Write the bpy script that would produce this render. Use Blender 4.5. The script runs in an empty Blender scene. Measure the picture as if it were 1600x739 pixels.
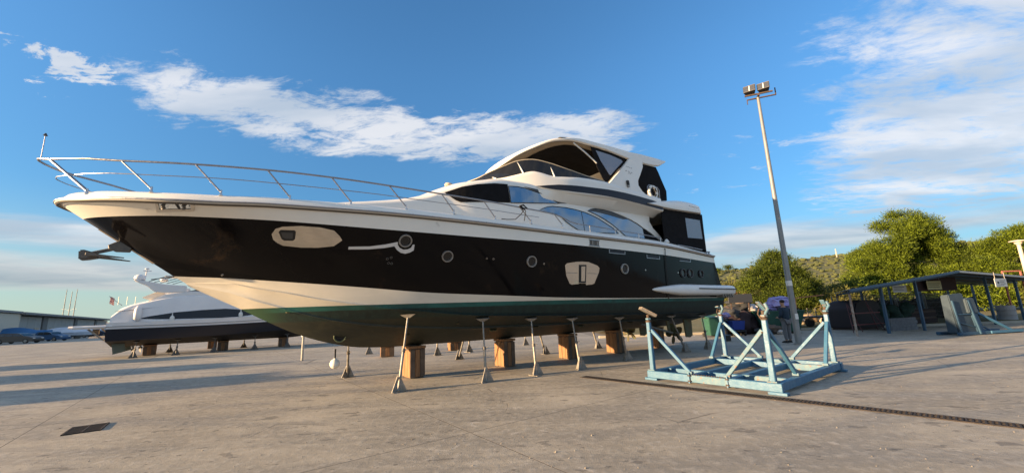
import bpy, bmesh, math, random
import numpy as np
from mathutils import Vector, Matrix, noise as mnoise
R = math.radians
random.seed(7)
SC = bpy.context.scene
COL = SC.collection

# ------------------------------------------------------------ camera
PITCH, ROLL, CAMH = R(10.9), R(2.1), 1.65
fw = Vector((0, math.cos(PITCH), math.sin(PITCH))); up0 = Vector((0, -math.sin(PITCH), math.cos(PITCH))); r0 = Vector((1, 0, 0))
cr = r0*math.cos(ROLL) - up0*math.sin(ROLL); cu = up0*math.cos(ROLL) + r0*math.sin(ROLL)
cam = bpy.data.cameras.new('camera'); camo = bpy.data.objects.new('camera', cam); COL.objects.link(camo)
camo.matrix_world = Matrix(((cr.x, cu.x, -fw.x, 0), (cr.y, cu.y, -fw.y, 0), (cr.z, cu.z, -fw.z, CAMH), (0, 0, 0, 1)))
cam.lens = 13.995; cam.sensor_width = 36; cam.sensor_fit = 'HORIZONTAL'; cam.clip_start = .05; cam.clip_end = 6000
SC.camera = camo
# ------------------------------------------------------------ light
SUN_EL = R(9)
SUN_DIR = Vector((-.927*math.cos(SUN_EL), -.375*math.cos(SUN_EL), math.sin(SUN_EL))).normalized()   # towards the sun
sun = bpy.data.lights.new('sun', 'SUN'); sun.energy = 4.7; sun.angle = R(.55); sun.color = (1, .68, .37)
suno = bpy.data.objects.new('sun', sun); COL.objects.link(suno)
suno.rotation_euler = (-SUN_DIR).to_track_quat('-Z', 'Y').to_euler()
SC.view_settings.view_transform = 'Standard'; SC.view_settings.look = 'None'; SC.view_settings.gamma = 1
SC.view_settings.exposure = 1.77; SC.view_settings.use_curve_mapping = False

class NT:
    """small helper for node maths"""
    def __init__(s, tree): s.t = tree; s.n = tree.nodes; s.l = tree.links
    def new(s, typ, **kw):
        n = s.n.new(typ)
        for k, v in kw.items(): setattr(n, k, v)
        return n
    def put(s, sock, v):
        if isinstance(v, bpy.types.NodeSocket): s.l.new(v, sock)
        elif v is not None: sock.default_value = v
    def m(s, op, a, b=None, c=None, clamp=False):
        n = s.new('ShaderNodeMath', operation=op); n.use_clamp = clamp
        s.put(n.inputs[0], a)
        if b is not None: s.put(n.inputs[1], b)
        if c is not None: s.put(n.inputs[2], c)
        return n.outputs[0]
    def ss(s, x, a, b, lo=0., hi=1.):
        n = s.new('ShaderNodeMapRange', interpolation_type='SMOOTHSTEP'); s.put(n.inputs[0], x)
        n.inputs[1].default_value = a; n.inputs[2].default_value = b; n.inputs[3].default_value = lo; n.inputs[4].default_value = hi
        return n.outputs[0]
    def mix(s, f, a, b, mode='MIX'):
        n = s.new('ShaderNodeMix', data_type='RGBA', blend_type=mode); s.put(n.inputs[0], f)
        for k, v in ((6, a), (7, b)):
            s.put(n.inputs[k], (*v, 1) if isinstance(v, tuple) and len(v) == 3 else v)
        return n.outputs[2]
    def noise(s, vec, scale, detail=4, rough=.55, dist=0., lac=2.):
        n = s.new('ShaderNodeTexNoise'); s.put(n.inputs['Vector'], vec); n.inputs['Scale'].default_value = scale
        n.inputs['Detail'].default_value = detail; n.inputs['Roughness'].default_value = rough; n.inputs['Distortion'].default_value = dist
        n.inputs['Lacunarity'].default_value = lac
        return n.outputs[0]
    def xyz(s, x=0., y=0., z=0.):
        n = s.new('ShaderNodeCombineXYZ'); s.put(n.inputs[0], x); s.put(n.inputs[1], y); s.put(n.inputs[2], z); return n.outputs[0]
    def sep(s, v):
        n = s.new('ShaderNodeSeparateXYZ'); s.put(n.inputs[0], v); return n.outputs
    def mapv(s, v, scale=(1, 1, 1), rot=(0, 0, 0), loc=(0, 0, 0)):
        n = s.new('ShaderNodeMapping'); s.put(n.inputs[0], v); n.inputs[1].default_value = loc; n.inputs[2].default_value = rot; n.inputs[3].default_value = scale
        return n.outputs[0]

# ------------------------------------------------------------ sky with clouds
W = bpy.data.worlds.new('World'); SC.world = W; W.use_nodes = True
t = W.node_tree; t.nodes.clear(); q = NT(t)
sky = q.new('ShaderNodeTexSky', sky_type='NISHITA'); sky.sun_disc = False
sky.sun_elevation = SUN_EL; sky.sun_rotation = math.atan2(SUN_DIR.x, SUN_DIR.y) % (2*math.pi)
sky.air_density = 1.0; sky.dust_density = .6; sky.ozone_density = 2.2; sky.altitude = 0
SKY_STRENGTH = .11
gen = q.new('ShaderNodeTexCoord').outputs['Generated']
X, Y, Z = q.sep(gen)
az = q.m('MULTIPLY', q.m('ARCTAN2', X, Y), 57.2958)
el = q.m('MULTIPLY', q.m('ARCSINE', q.m('MINIMUM', q.m('MAXIMUM', Z, -1.), 1.)), 57.2958)
ae = q.xyz(az, el, 0.)
# flat layer coordinates: clouds stretch towards the horizon as a real layer does
zz = q.m('MAXIMUM', q.m('ADD', Z, .10), .02)
layer = q.xyz(q.m('DIVIDE', X, zz), q.m('DIVIDE', Y, zz), 0.)
warp = q.noise(layer, 1.3, 3)
lay2 = q.mapv(layer, rot=(0, 0, R(-32)), scale=(1., 2.1, 1.))
fine = q.m('ADD', q.m('MULTIPLY', q.noise(lay2, 3.0, 12, .66, .45), .72), q.m('MULTIPLY', q.noise(q.mapv(lay2, scale=(1, .55, 1)), 11., 8, .7, .5), .28))
big = q.noise(lay2, 1.0, 5, .55, .3)
streak = q.noise(q.mapv(ae, scale=(.05, .42, 1.), rot=(0, 0, R(2))), 1.0, 7, .55, .5)
def seg(a0, a1, ec, slope, h, soft=4.):
    """0..1 mask round a line in azimuth/elevation from a0 to a1"""
    d = q.m('DIVIDE', q.m('SUBTRACT', el, q.m('MULTIPLY_ADD', az, slope, ec)), h)
    m = q.m('SUBTRACT', 1., q.m('MULTIPLY', d, d), clamp=True)
    l = q.ss(az, a0 - soft, a0 + soft); r = q.ss(az, a1 - soft, a1 + soft, 1., 0.)
    return q.m('MULTIPLY', m, q.m('MULTIPLY', l, r))
def mx(*a):
    r = a[0]
    for b in a[1:]: r = q.m('MAXIMUM', r, b)
    return r
mA = mx(seg(-46, -12, 25.3, .0, 5.0, 5.), seg(-30, 19, 24.6, -.03, 4.6, 5.))
mA0 = seg(-60, -46, 23.6, .0, 3.4, 3.)
mB = mx(seg(40, 74, 15.0, 0., 9.5, 5.), q.m('MULTIPLY', seg(44, 76, 24.0, .0, 12., 9.), .85))
mC = mx(seg(-200, -40, 9.0, 0., 2.3, 6.), seg(-200, -36, 5.6, 0., 2.6, 6.))
mD = mx(seg(25, 78, 7.6, 0., 2.5, 6.), q.m('MULTIPLY', seg(25, 110, 5.0, 0., 2., 6.), .55))
mE = q.m('MULTIPLY', seg(20, 40, 18.0, .0, 6., 6.), .42)
def dens(mask, nz, amp, lo, hi):
    return q.m('MULTIPLY', q.ss(q.m('ADD', mask, q.m('MULTIPLY', q.m('SUBTRACT', nz, .5), amp)), lo, hi), q.ss(mask, .0, .16))
dA = q.m('MULTIPLY', dens(mA, fine, 4.2, .34, 1.0), .84)
dA0 = q.m('MULTIPLY', dens(mA0, fine, 8.0, 1.05, 1.5), .85)
dB = q.m('MULTIPLY', dens(mB, fine, 3.4, .14, 1.0), .86)
dC = q.m('MULTIPLY', dens(mC, streak, 2.4, .25, 1.1), .85)
dD = q.m('MULTIPLY', dens(mD, streak, 2.2, .15, 1.1), .80)
dE = q.m('MULTIPLY', dens(mE, fine, 6., .75, 1.3), .5)
outside = mx(q.ss(q.m('ABSOLUTE', az), 62., 80.), q.ss(el, 44., 54.))
dF = q.m('MULTIPLY', q.m('MULTIPLY', outside, q.ss(fine, .43, .56)), q.m('MULTIPLY', q.ss(el, 3., 12.), .88))   # broken cloud goes on unseen out of frame, added thicker to lift ambient light
density = mx(dA, dA0, dB, dC, dD, dE, dF)
# hue of the clear sky: nishita, deepened and made bluer
skc = q.mix(1., sky.outputs[0], q.mix(q.ss(el, 8., 34., 1., 0.), (.40, .66, .84), (.28, .475, .615)), 'MULTIPLY')
hz = q.ss(el, -2., 15., 1., 0.)
skc = q.mix(q.m('MULTIPLY', hz, .90), skc, q.mix(q.ss(az, -60., 60.), (1.50, 1.78, 1.62), (.92, 1.38, 1.78)))
lit = q.ss(big, .35, .68)
cloud_hi = q.mix(lit, (1.45, 1.67, 1.95), (2.45, 2.45, 2.5))
lowc = q.ss(el, 2., 12., 1., 0.)
cloud = q.mix(q.m('MULTIPLY', lowc, .85), cloud_hi, q.mix(q.ss(q.noise(q.mapv(ae, scale=(.04, .30, 1.), loc=(3, 2.3, 0)), 1., 6, .6, .4), .36, .62), (.72, .88, 1.03), (1.58, 1.60, 1.55)))
col = q.mix(density, skc, cloud)
bg = q.new('ShaderNodeBackground'); q.put(bg.inputs[0], col); bg.inputs[1].default_value = SKY_STRENGTH
o = q.new('ShaderNodeOutputWorld'); t.links.new(bg.outputs[0], o.inputs[0])

# ------------------------------------------------------------ materials
MATS = {}
def mat(name, c=(.5, .5, .5), rough=.5, metal=0., c2=None, nscale=3., namt=.5, bump=0., bscale=30., coat=0., alpha=1., spec=.5, rvar=0., stretch=(1, 1, 1), dirt_or_reflection=None, world=False, trans=0.):
    if name in MATS: return MATS[name]
    m = bpy.data.materials.new(name); m.use_nodes = True; MATS[name] = m
    k = NT(m.node_tree); p = m.node_tree.nodes['Principled BSDF']
    tc = k.new('ShaderNodeTexCoord').outputs['Object'] if not world else k.new('ShaderNodeNewGeometry').outputs['Position']
    v = k.mapv(tc, scale=stretch)
    col = (*c, 1)
    if c2:
        f = k.ss(k.noise(v, nscale, 6, .6), .5 - namt*.5, .5 + namt*.5)
        col = k.mix(f, c, c2)
    if dirt_or_reflection:   # (colour, scale, threshold)
        f = k.ss(k.noise(v, dirt_or_reflection[1], 7, .65, .4), dirt_or_reflection[2], dirt_or_reflection[2] + .12)
        col = k.mix(f, col if not isinstance(col, tuple) else c, dirt_or_reflection[0])
    k.put(p.inputs['Base Color'], col)
    p.inputs['Metallic'].default_value = metal; p.inputs['Roughness'].default_value = rough
    p.inputs['Coat Weight'].default_value = coat; p.inputs['Coat Roughness'].default_value = .05
    p.inputs['Specular IOR Level'].default_value = spec
    p.inputs['Alpha'].default_value = alpha
    p.inputs['Transmission Weight'].default_value = trans
    if rvar: k.put(p.inputs['Roughness'], k.ss(k.noise(v, nscale*1.7, 5, .6), .3, .7, max(0, rough - rvar), min(1, rough + rvar)))
    if bump:
        b = k.new('ShaderNodeBump'); b.inputs['Strength'].default_value = bump; b.inputs['Distance'].default_value = .02
        k.put(b.inputs['Height'], k.noise(v, bscale, 6, .6)); k.put(p.inputs['Normal'], b.outputs[0])
    return m

WHITE = mat('white gelcoat', (.82, .79, .72), .30, c2=(.77, .745, .69), nscale=1.2, coat=.25, dirt_or_reflection=((.50, .47, .42), 2.5, .66))
CREAM = mat('cream gelcoat', (.66, .62, .54), .35, c2=(.60, .57, .50), nscale=1.5, coat=.15)
BLACKH = mat('black topside paint', (.004, .004, .005), .11, c2=(.006, .005, .005), nscale=.8, spec=.24, rvar=.06, dirt_or_reflection=((.022, .014, .009), 1.0, .60), bump=.02, bscale=2.)  # brown smudges paint the reflection of sunlit patches into the black
NAVY = mat('dark navy paint', (.012, .015, .024), .4, spec=.25, c2=(.016, .019, .028), nscale=2)
BLACKF = mat('black canvas', (.008, .008, .009), .95, spec=.15, bump=.5, bscale=6., c2=(.012, .012, .014), nscale=4)
STEEL = mat('stainless steel', (.36, .36, .38), .34, 1., rvar=.08, c2=(.28, .28, .30), nscale=9)
CHROME = mat('polished steel plate', (.62, .60, .56), .10, 1., bump=.05, bscale=1.6)
GLASSB = mat('blue tinted saloon glass', (.24, .29, .335), .05, .90, bump=.02, bscale=.7)
GLASSD = mat('dark tinted glass', (.016, .017, .019), .06, .0, alpha=.97, spec=.4)
DGREY = mat('dark grey panel', (.05, .052, .055), .45)
CLEARV = mat('grey clear vinyl window', (.20, .215, .25), .25, .35, bump=.35, bscale=2.2, stretch=(3, 3, .6))
BEIGE = mat('beige headliner', (.33, .28, .21), .7)
PLAST = mat('white plastic', (.70, .70, .68), .4)
DARKM = mat('galvanised dark steel', (.10, .10, .10), .55, .5, c2=(.17, .15, .13), nscale=12, bump=.2, bscale=40)
GALV = mat('weathered grey steel', (.30, .29, .27), .5, .45, c2=(.19, .165, .14), nscale=9, bump=.2, bscale=40)
RUSTY = mat('rusty iron', (.11, .07, .05), .85, .15, c2=(.055, .042, .036), nscale=14, bump=.5, bscale=50)
GRATEM = mat('cast iron grating', (.045, .033, .028), .8, .2, c2=(.022, .019, .018), nscale=10, bump=.4, bscale=60)
PITM = mat('drain pit', (.012, .011, .011), .9)
WOOD = mat('weathered orange timber', (.34, .175, .075), .8, c2=(.18, .09, .045), nscale=5, bump=.5, bscale=18, stretch=(3, 3, .5))
WOODG = mat('grey timber board', (.26, .22, .18), .85, c2=(.14, .115, .09), nscale=6, bump=.5, bscale=22, stretch=(4, 1, 4))
CONCB = mat('stained concrete block', (.17, .12, .085), .9, c2=(.09, .065, .05), nscale=4, bump=.5, bscale=20)
BLUEP = mat('pale blue cradle paint', (.030, .115, .225), .5, c2=(.055, .155, .25), nscale=5, namt=.8, bump=.2, bscale=25, dirt_or_reflection=((.16, .09, .05), 9., .62), rvar=.1)
BLUEW = mat('worn whitish blue paint', (.12, .19, .23), .6, c2=(.05, .145, .23), nscale=8, dirt_or_reflection=((.20, .11, .06), 13., .56), bump=.3, bscale=30)
BLUED = mat('mid blue painted steel', (.018, .060, .115), .55, c2=(.03, .08, .14), nscale=4, bump=.2, bscale=20)
REDP = mat('dull red paint', (.16, .03, .03), .6)
ROPE = mat('black rope', (.012, .012, .013), .9)
FENDER = mat('white fender', (.72, .70, .64), .45)
RUBBER = mat('black rubber', (.015, .015, .015), .7)
BROWNB = mat('propeller bronze', (.10, .13, .075), .6, .5, c2=(.14, .09, .05), nscale=6)

_p = BLACKH.node_tree.nodes['Principled BSDF']; _p.inputs['IOR'].default_value = 1.24; _p.inputs['Specular IOR Level'].default_value = .5
def hull_bottom_mat():
    m = bpy.data.materials.new('cream and green hull bottom'); m.use_nodes = True
    k = NT(m.node_tree); p = m.node_tree.nodes['Principled BSDF']
    P = k.new('ShaderNodeTexCoord').outputs['Object']; x, y, z = k.sep(P)
    zn = k.m('ADD', z, k.m('MULTIPLY', k.m('SUBTRACT', k.noise(P, 6., 3), .5), .006))
    wl = k.ss(zn, 1.967, 1.973)
    n1 = k.noise(k.mapv(P, scale=(.8, 1, 2.4)), 1.4, 7, .65, .6)
    n2 = k.noise(k.mapv(P, scale=(3., 3, .5)), 3., 5)
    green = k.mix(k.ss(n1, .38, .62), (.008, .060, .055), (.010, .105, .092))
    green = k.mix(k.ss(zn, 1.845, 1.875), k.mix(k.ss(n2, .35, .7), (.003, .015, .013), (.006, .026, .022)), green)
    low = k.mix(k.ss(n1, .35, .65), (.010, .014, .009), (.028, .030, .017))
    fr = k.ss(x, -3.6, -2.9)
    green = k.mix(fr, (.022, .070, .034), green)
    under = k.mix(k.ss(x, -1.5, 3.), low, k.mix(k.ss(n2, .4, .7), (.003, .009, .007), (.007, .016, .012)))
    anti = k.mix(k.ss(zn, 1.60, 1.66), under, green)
    anti = k.mix(k.m('MULTIPLY', k.ss(k.noise(k.mapv(P, scale=(1, 1, 1.6)), 5., 7, .7, .8), .60, .68), .35), anti, (.06, .055, .035))
    cream = k.mix(k.ss(n1, .4, .6), (.66, .62, .54), (.62, .585, .51))
    k.put(p.inputs['Base Color'], k.mix(wl, anti, cream))
    k.put(p.inputs['Roughness'], k.ss(zn, 1.967, 1.973, .62, .30))
    b = k.new('ShaderNodeBump'); b.inputs['Distance'].default_value = .01
    k.put(b.inputs['Strength'], k.ss(zn, 1.967, 1.973, .35, .02)); k.put(b.inputs['Height'], k.noise(P, 22., 6)); k.put(p.inputs['Normal'], b.outputs[0])
    return m

def concrete_mat(name='worn concrete', tint=1.):
    m = bpy.data.materials.new(name); m.use_nodes = True
    k = NT(m.node_tree); p = m.node_tree.nodes['Principled BSDF']
    P = k.new('ShaderNodeNewGeometry').outputs['Position']
    rnd = k.new('ShaderNodeObjectInfo').outputs['Random']
    st = k.mapv(P, scale=(.35, 1.3, 1), rot=(0, 0, R(-25)))
    a = k.noise(P, .35, 6, .6); b_ = k.noise(st, .9, 7, .62, .5); c = k.noise(P, 7., 8, .7); d = k.noise(P, 60., 4, .6)
    col = k.mix(k.ss(a, .3, .7), (.262, .236, .190), (.425, .38, .305))
    col = k.mix(k.m('MULTIPLY', k.ss(b_, .42, .58), .8), col, (.24, .22, .185))
    col = k.mix(k.m('MULTIPLY', k.ss(c, .45, .68), .6), col, (.45, .41, .345))
    tw = k.ss(k.noise(k.mapv(P, scale=(.05, 1.9, 1), rot=(0, 0, R(-12))), 1., 4, .6, .6), .56, .70)
    col = k.mix(k.m('MULTIPLY', tw, .38), col, (.17, .155, .135))
    # oil spots and tyre wear
    sp = k.ss(k.noise(k.mapv(P, scale=(1, 1.8, 1), loc=(3, 1, 0)), 1.7, 5, .62, .2), .605, .645)
    sp2 = k.ss(k.noise(k.mapv(P, scale=(1, 1.5, 1), loc=(9, 4, 0)), 6.5, 4, .6, .3), .650, .675)
    sp3 = k.ss(k.noise(k.mapv(P, loc=(5, 8, 0)), 2.6, 6, .7, .8), .62, .66)
    col = k.mix(k.m('MULTIPLY', sp, .5), col, (.085, .078, .07))
    col = k.mix(k.m('MULTIPLY', sp2, .6), col, (.06, .055, .05))
    col = k.mix(k.m('MULTIPLY', sp3, .5), col, (.52, .48, .42))
    v = k.new('ShaderNodeTexVoronoi', feature='DISTANCE_TO_EDGE'); k.put(v.inputs['Vector'], k.mix(.12, P, k.xyz(k.noise(P, 1.3, 5), k.noise(P, 1.7, 5), 0.)))
    v.inputs['Scale'].default_value = .42
    crack = k.m('MULTIPLY', k.ss(v.outputs[0], .0, .006, 1., 0.), k.ss(k.noise(P, .5, 3), .52, .62))
    col = k.mix(k.m('MULTIPLY', crack, .6), col, (.07, .062, .055))
    col = k.mix(1., col, k.xyz(*(k.m('MULTIPLY_ADD', rnd, .05, .975*tint),)*3), 'MULTIPLY')
    k.put(p.inputs['Base Color'], col)
    k.put(p.inputs['Roughness'], k.ss(b_, .4, .7, .80, .62)); p.inputs['Specular IOR Level'].default_value = .35
    h = k.m('ADD', k.m('MULTIPLY', c, .5), k.m('ADD', k.m('MULTIPLY', d, .24), k.m('MULTIPLY', b_, .8)))
    h = k.m('SUBTRACT', h, k.m('MULTIPLY', crack, .12))
    bm = k.new('ShaderNodeBump'); bm.inputs['Strength'].default_value = .8; bm.inputs['Distance'].default_value = .022
    k.put(bm.inputs['Height'], h); k.put(p.inputs['Normal'], bm.outputs[0])
    return m

# ------------------------------------------------------------ mesh helpers
class MB:
    def __init__(s): s.v = []; s.f = []
    def add(s, vs, fs):
        b = len(s.v); s.v += [tuple(p) for p in vs]; s.f += [tuple(i + b for i in f) for f in fs]; return s
    def box(s, x0, x1, y0, y1, z0, z1):
        return s.add([(x0, y0, z0), (x1, y0, z0), (x1, y1, z0), (x0, y1, z0), (x0, y0, z1), (x1, y0, z1), (x1, y1, z1), (x0, y1, z1)],
                     [(0, 3, 2, 1), (4, 5, 6, 7), (0, 1, 5, 4), (1, 2, 6, 5), (2, 3, 7, 6), (3, 0, 4, 7)])
    def beam(s, a, b, w, h, up=(0, 0, 1), w2=None, h2=None):
        a, b = Vector(a), Vector(b); d = (b - a).normalized(); up = Vector(up)
        sd = d.cross(up)
        if sd.length < 1e-4: sd = d.cross(Vector((1, 0, 0)))
        sd.normalize(); u = sd.cross(d).normalized(); vs = []
        for p, ww, hh in ((a, w, h), (b, w2 or w, h2 or h)):
            for i, j in ((-1, -1), (1, -1), (1, 1), (-1, 1)): vs.append(p + sd*(i*ww/2) + u*(j*hh/2))
        return s.add(vs, [(0, 3, 2, 1), (4, 5, 6, 7), (0, 1, 5, 4), (1, 2, 6, 5), (2, 3, 7, 6), (3, 0, 4, 7)])
    def tube(s, pts, r, n=8, closed=False, r2=None):
        P = [Vector(p) for p in pts]; m = len(P); vs = []; prev = None
        for i in range(m):
            if closed: d = P[(i+1) % m] - P[i-1]
            else: d = P[min(i+1, m-1)] - P[max(i-1, 0)]
            d.normalize()
            if prev is None:
                a = Vector((0, 0, 1)) if abs(d.z) < .9 else Vector((1, 0, 0)); x = d.cross(a).normalized()
            else: x = (prev - d*prev.dot(d)).normalized()
            prev = x; y = d.cross(x)
            rr = r if r2 is None else r + (r2 - r)*i/max(1, m-1)
            if callable(r): rr = r(i/max(1, m-1))
            for k in range(n):
                a = 2*math.pi*k/n; vs.append(P[i] + x*(rr*math.cos(a)) + y*(rr*math.sin(a)))
        fs = []
        for i in range(m if closed else m-1):
            j = (i+1) % m
            for k in range(n): fs.append((i*n+k, i*n+(k+1) % n, j*n+(k+1) % n, j*n+k))
        if not closed: fs += [tuple(range(n))[::-1], tuple((m-1)*n+k for k in range(n))]
        return s.add(vs, fs)
    def lathe(s, prof, n=16, c=(0, 0, 0)):
        vs = []; fs = []
        for r_, z_ in prof:
            for k in range(n):
                a = 2*math.pi*k/n; vs.append((c[0] + r_*math.cos(a), c[1] + r_*math.sin(a), c[2] + z_))
        m = len(prof)
        for i in range(m-1):
            for k in range(n): fs.append((i*n+k, i*n+(k+1) % n, (i+1)*n+(k+1) % n, (i+1)*n+k))
        fs += [tuple(range(n))[::-1], tuple((m-1)*n+k for k in range(n))]
        return s.add(vs, fs)
    def grid(s, rows, close=False):
        n = len(rows[0]); vs = [p for r_ in rows for p in r_]; fs = []
        for i in range(len(rows)-1):
            for k in range(n-1): fs.append((i*n+k, i*n+k+1, (i+1)*n+k+1, (i+1)*n+k))
            if close: fs.append((i*n+n-1, i*n, (i+1)*n, (i+1)*n+n-1))
        return s.add(vs, fs)
    def cap(s, ring): return s.add(ring, [tuple(range(len(ring)))])
    def prism(s, poly, fn, d0, d1):
        """poly of 2d points, fn(a,b,depth)->3d"""
        n = len(poly); vs = [fn(a, b, d0) for a, b in poly] + [fn(a, b, d1) for a, b in poly]
        fs = [tuple(range(n)), tuple(range(2*n-1, n-1, -1))] + [(i, (i+1) % n, n+(i+1) % n, n+i) for i in range(n)]
        return s.add(vs, fs)
    def xf(s, M):
        s.v = [tuple(M @ Vector(p)) for p in s.v]; return s
    def build(s, name, m, parent=None, smooth=None, merge=1e-5, bevel=0, recalc=True):
        me = bpy.data.meshes.new(name)
        bm = bmesh.new(); vs = [bm.verts.new(p) for p in s.v]
        for f in s.f:
            try: bm.faces.new([vs[i] for i in f])
            except ValueError: pass
        if merge: bmesh.ops.remove_doubles(bm, verts=bm.verts, dist=merge)
        if recalc: bmesh.ops.recalc_face_normals(bm, faces=bm.faces)
        if bevel:
            es = [e for e in bm.edges if len(e.link_faces) == 2 and e.calc_face_angle(0) > .5]
            bmesh.ops.bevel(bm, geom=es, offset=bevel, segments=1 if bevel < .02 else 2, affect='EDGES', clamp_overlap=True)
        bm.to_mesh(me); bm.free()
        if smooth is not None:
            me.shade_smooth(); me.set_sharp_from_angle(angle=R(smooth))
        me.materials.append(m)
        ob = bpy.data.objects.new(name, me); COL.objects.link(ob)
        if parent is not None: ob.parent = parent
        return ob

def tag(o, label=None, cat=None, group=None, kind=None):
    if label: o['label'] = label
    if cat: o['category'] = cat
    if group: o['group'] = group
    if kind: o['kind'] = kind
    return o
def thing(name, label, cat, loc=(0, 0, 0), rz=0, group=None):
    o = bpy.data.objects.new(name, None); COL.objects.link(o); o.empty_display_size = .2
    o.location = loc; o.rotation_euler = (0, 0, rz)
    return tag(o, label, cat, group)
def dup(root, loc=None, rz=None, label=None, group=None, scale=None):
    r_ = root.copy(); COL.objects.link(r_)
    if loc is not None: r_.location = loc
    if rz is not None: r_.rotation_euler = (0, 0, rz)
    if scale is not None: r_.scale = scale
    if label: r_['label'] = label
    if group: r_['group'] = group
    for ch in list(root.children):
        c = ch.copy(); COL.objects.link(c); c.parent = r_
        for g in list(ch.children):
            d = g.copy(); COL.objects.link(d); d.parent = c
    return r_
def pchip(tab):
    xs = [a[0] for a in tab]; ys = [a[1] for a in tab]; n = len(xs)
    h = [xs[i+1]-xs[i] for i in range(n-1)]; d = [(ys[i+1]-ys[i])/h[i] for i in range(n-1)]
    m = [d[0]] + [0 if d[i-1]*d[i] <= 0 else 2*d[i-1]*d[i]/(d[i-1]+d[i]) for i in range(1, n-1)] + [d[-1]]
    def f(x):
        if x <= xs[0]: return ys[0]
        if x >= xs[-1]: return ys[-1]
        lo = 0
        while xs[lo+1] < x: lo += 1
        t_ = (x-xs[lo])/h[lo]
        return (2*t_**3-3*t_*t_+1)*ys[lo]+(t_**3-2*t_*t_+t_)*h[lo]*m[lo]+(-2*t_**3+3*t_*t_)*ys[lo+1]+(t_**3-t_*t_)*h[lo]*m[lo+1]
    return f
def curve3(tab): return pchip([(a, b) for a, b, c in tab]), pchip([(a, c) for a, b, c in tab])
def clip(poly, axis, v, keep_gt):
    out = []
    for i in range(len(poly)):
        a, b = poly[i-1], poly[i]
        ia = (a[axis] >= v) == keep_gt or a[axis] == v; ib = (b[axis] >= v) == keep_gt or b[axis] == v
        if ia != ib:
            k = (v-a[axis])/(b[axis]-a[axis]); out.append((a[0]+(b[0]-a[0])*k, a[1]+(b[1]-a[1])*k))
        if ib: out.append(b)
    return out
def patch(mb, poly, f, eps=.012, depth=.04, cell=.3, side=-1):
    """a plate that follows the surface off=f(s,z); poly in (s,z)"""
    s0, s1 = min(p[0] for p in poly), max(p[0] for p in poly); z0, z1 = min(p[1] for p in poly), max(p[1] for p in poly)
    ns, nz = max(1, round((s1-s0)/cell)), max(1, round((z1-z0)/cell))
    P = lambda a, b, e: (a, side*(f(a, b)+e), b)
    from mathutils.geometry import tessellate_polygon
    for tri_ in tessellate_polygon([[Vector((p[0], p[1], 0)) for p in poly]]):
        T = [poly[k] if isinstance(k, int) else (k.x, k.y) for k in tri_]
        for i in range(ns):
            c = clip(clip(T, 0, s0+(s1-s0)*i/ns, True), 0, s0+(s1-s0)*(i+1)/ns, False)
            if len(c) < 3: continue
            for j in range(nz):
                d = clip(clip(c, 1, z0+(z1-z0)*j/nz, True), 1, z0+(z1-z0)*(j+1)/nz, False)
                e = []
                for p in d:
                    if not e or abs(p[0]-e[-1][0])+abs(p[1]-e[-1][1]) > 1e-5: e.append(p)
                if len(e) > 2 and abs(e[0][0]-e[-1][0])+abs(e[0][1]-e[-1][1]) < 1e-5: e.pop()
                if len(e) < 3: continue
                q3 = [P(a, b, eps) for a, b in e]; nn_ = sum((q3[k-1][0]*q3[k][2]-q3[k][0]*q3[k-1][2]) for k in range(len(q3)))
                if nn_*side < 0: q3.reverse()
                mb.cap(q3)
    for i in range(len(poly)):
        a, b = poly[i-1], poly[i]; L = math.hypot(b[0]-a[0], b[1]-a[1]); n = max(1, round(L/cell))
        for k in range(n):
            p = (a[0]+(b[0]-a[0])*k/n, a[1]+(b[1]-a[1])*k/n); r_ = (a[0]+(b[0]-a[0])*(k+1)/n, a[1]+(b[1]-a[1])*(k+1)/n)
            mb.cap([P(*p, eps), P(*r_, eps), P(*r_, eps-depth), P(*p, eps-depth)])
    return mb
def blob(mb, c, r, seed=0, sub=2, rough=.3, sx=1, sy=1, sz=1, fr=1.5):
    bm = bmesh.new(); bmesh.ops.create_icosphere(bm, subdivisions=sub, radius=1)
    vs = []
    for v in bm.verts:
        n = mnoise.noise(v.co*fr + Vector((seed*7.3, seed*1.7, 0)))
        p = v.co*(1 + rough*n*2); vs.append((c[0]+p.x*r*sx, c[1]+p.y*r*sy, c[2]+p.z*r*sz))
    mb.add(vs, [tuple(v.index for v in f.verts) for f in bm.faces]); bm.free(); return mb

# ============================================================ SETTING
CONC = concrete_mat()
gm = MB()
gm.cap([(-2500, -900, -.014), (2500, -900, -.014), (2500, 3000, -.014), (-2500, 3000, -.014)])
ground = gm.build('ground', mat('dark joint ground', (.16, .145, .125), .9, c2=(.2, .18, .15), nscale=.2, world=True, bump=.3, bscale=3.)); tag(ground, kind='structure')
yard = tag(bpy.data.objects.new('concrete_yard', None), kind='structure'); COL.objects.link(yard)
E1 = Vector((.80, .60, 0)); E2 = Vector((-.60, .80, 0)); C0 = Vector((-.70, 6.13, 0)); SW, SH = 5.43, 5.8
J = .014
sl = MB(); a, b = SW - J, SH - J; ch = .0002
sl.add([(0, 0, -ch), (a, 0, -ch), (a, b, -ch), (0, b, -ch), (ch, ch, 0), (a-ch, ch, 0), (a-ch, b-ch, 0), (ch, b-ch, 0), (0, 0, -.03), (a, 0, -.03), (a, b, -.03), (0, b, -.03)],
       [(4, 5, 6, 7), (0, 1, 5, 4), (1, 2, 6, 5), (2, 3, 7, 6), (3, 0, 4, 7), (8, 9, 1, 0), (9, 10, 2, 1), (10, 11, 3, 2), (11, 8, 0, 3)])
slab0 = sl.build('concrete_slab', CONC, yard); first = True
def kept(p): return -62 < p.x < 34 and -8 < p.y < 66 and not (p.y > 24.2 and p.x > 2) and p.x > -p.y*1.35 - 12
cnt = 0; jf = MB()
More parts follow.
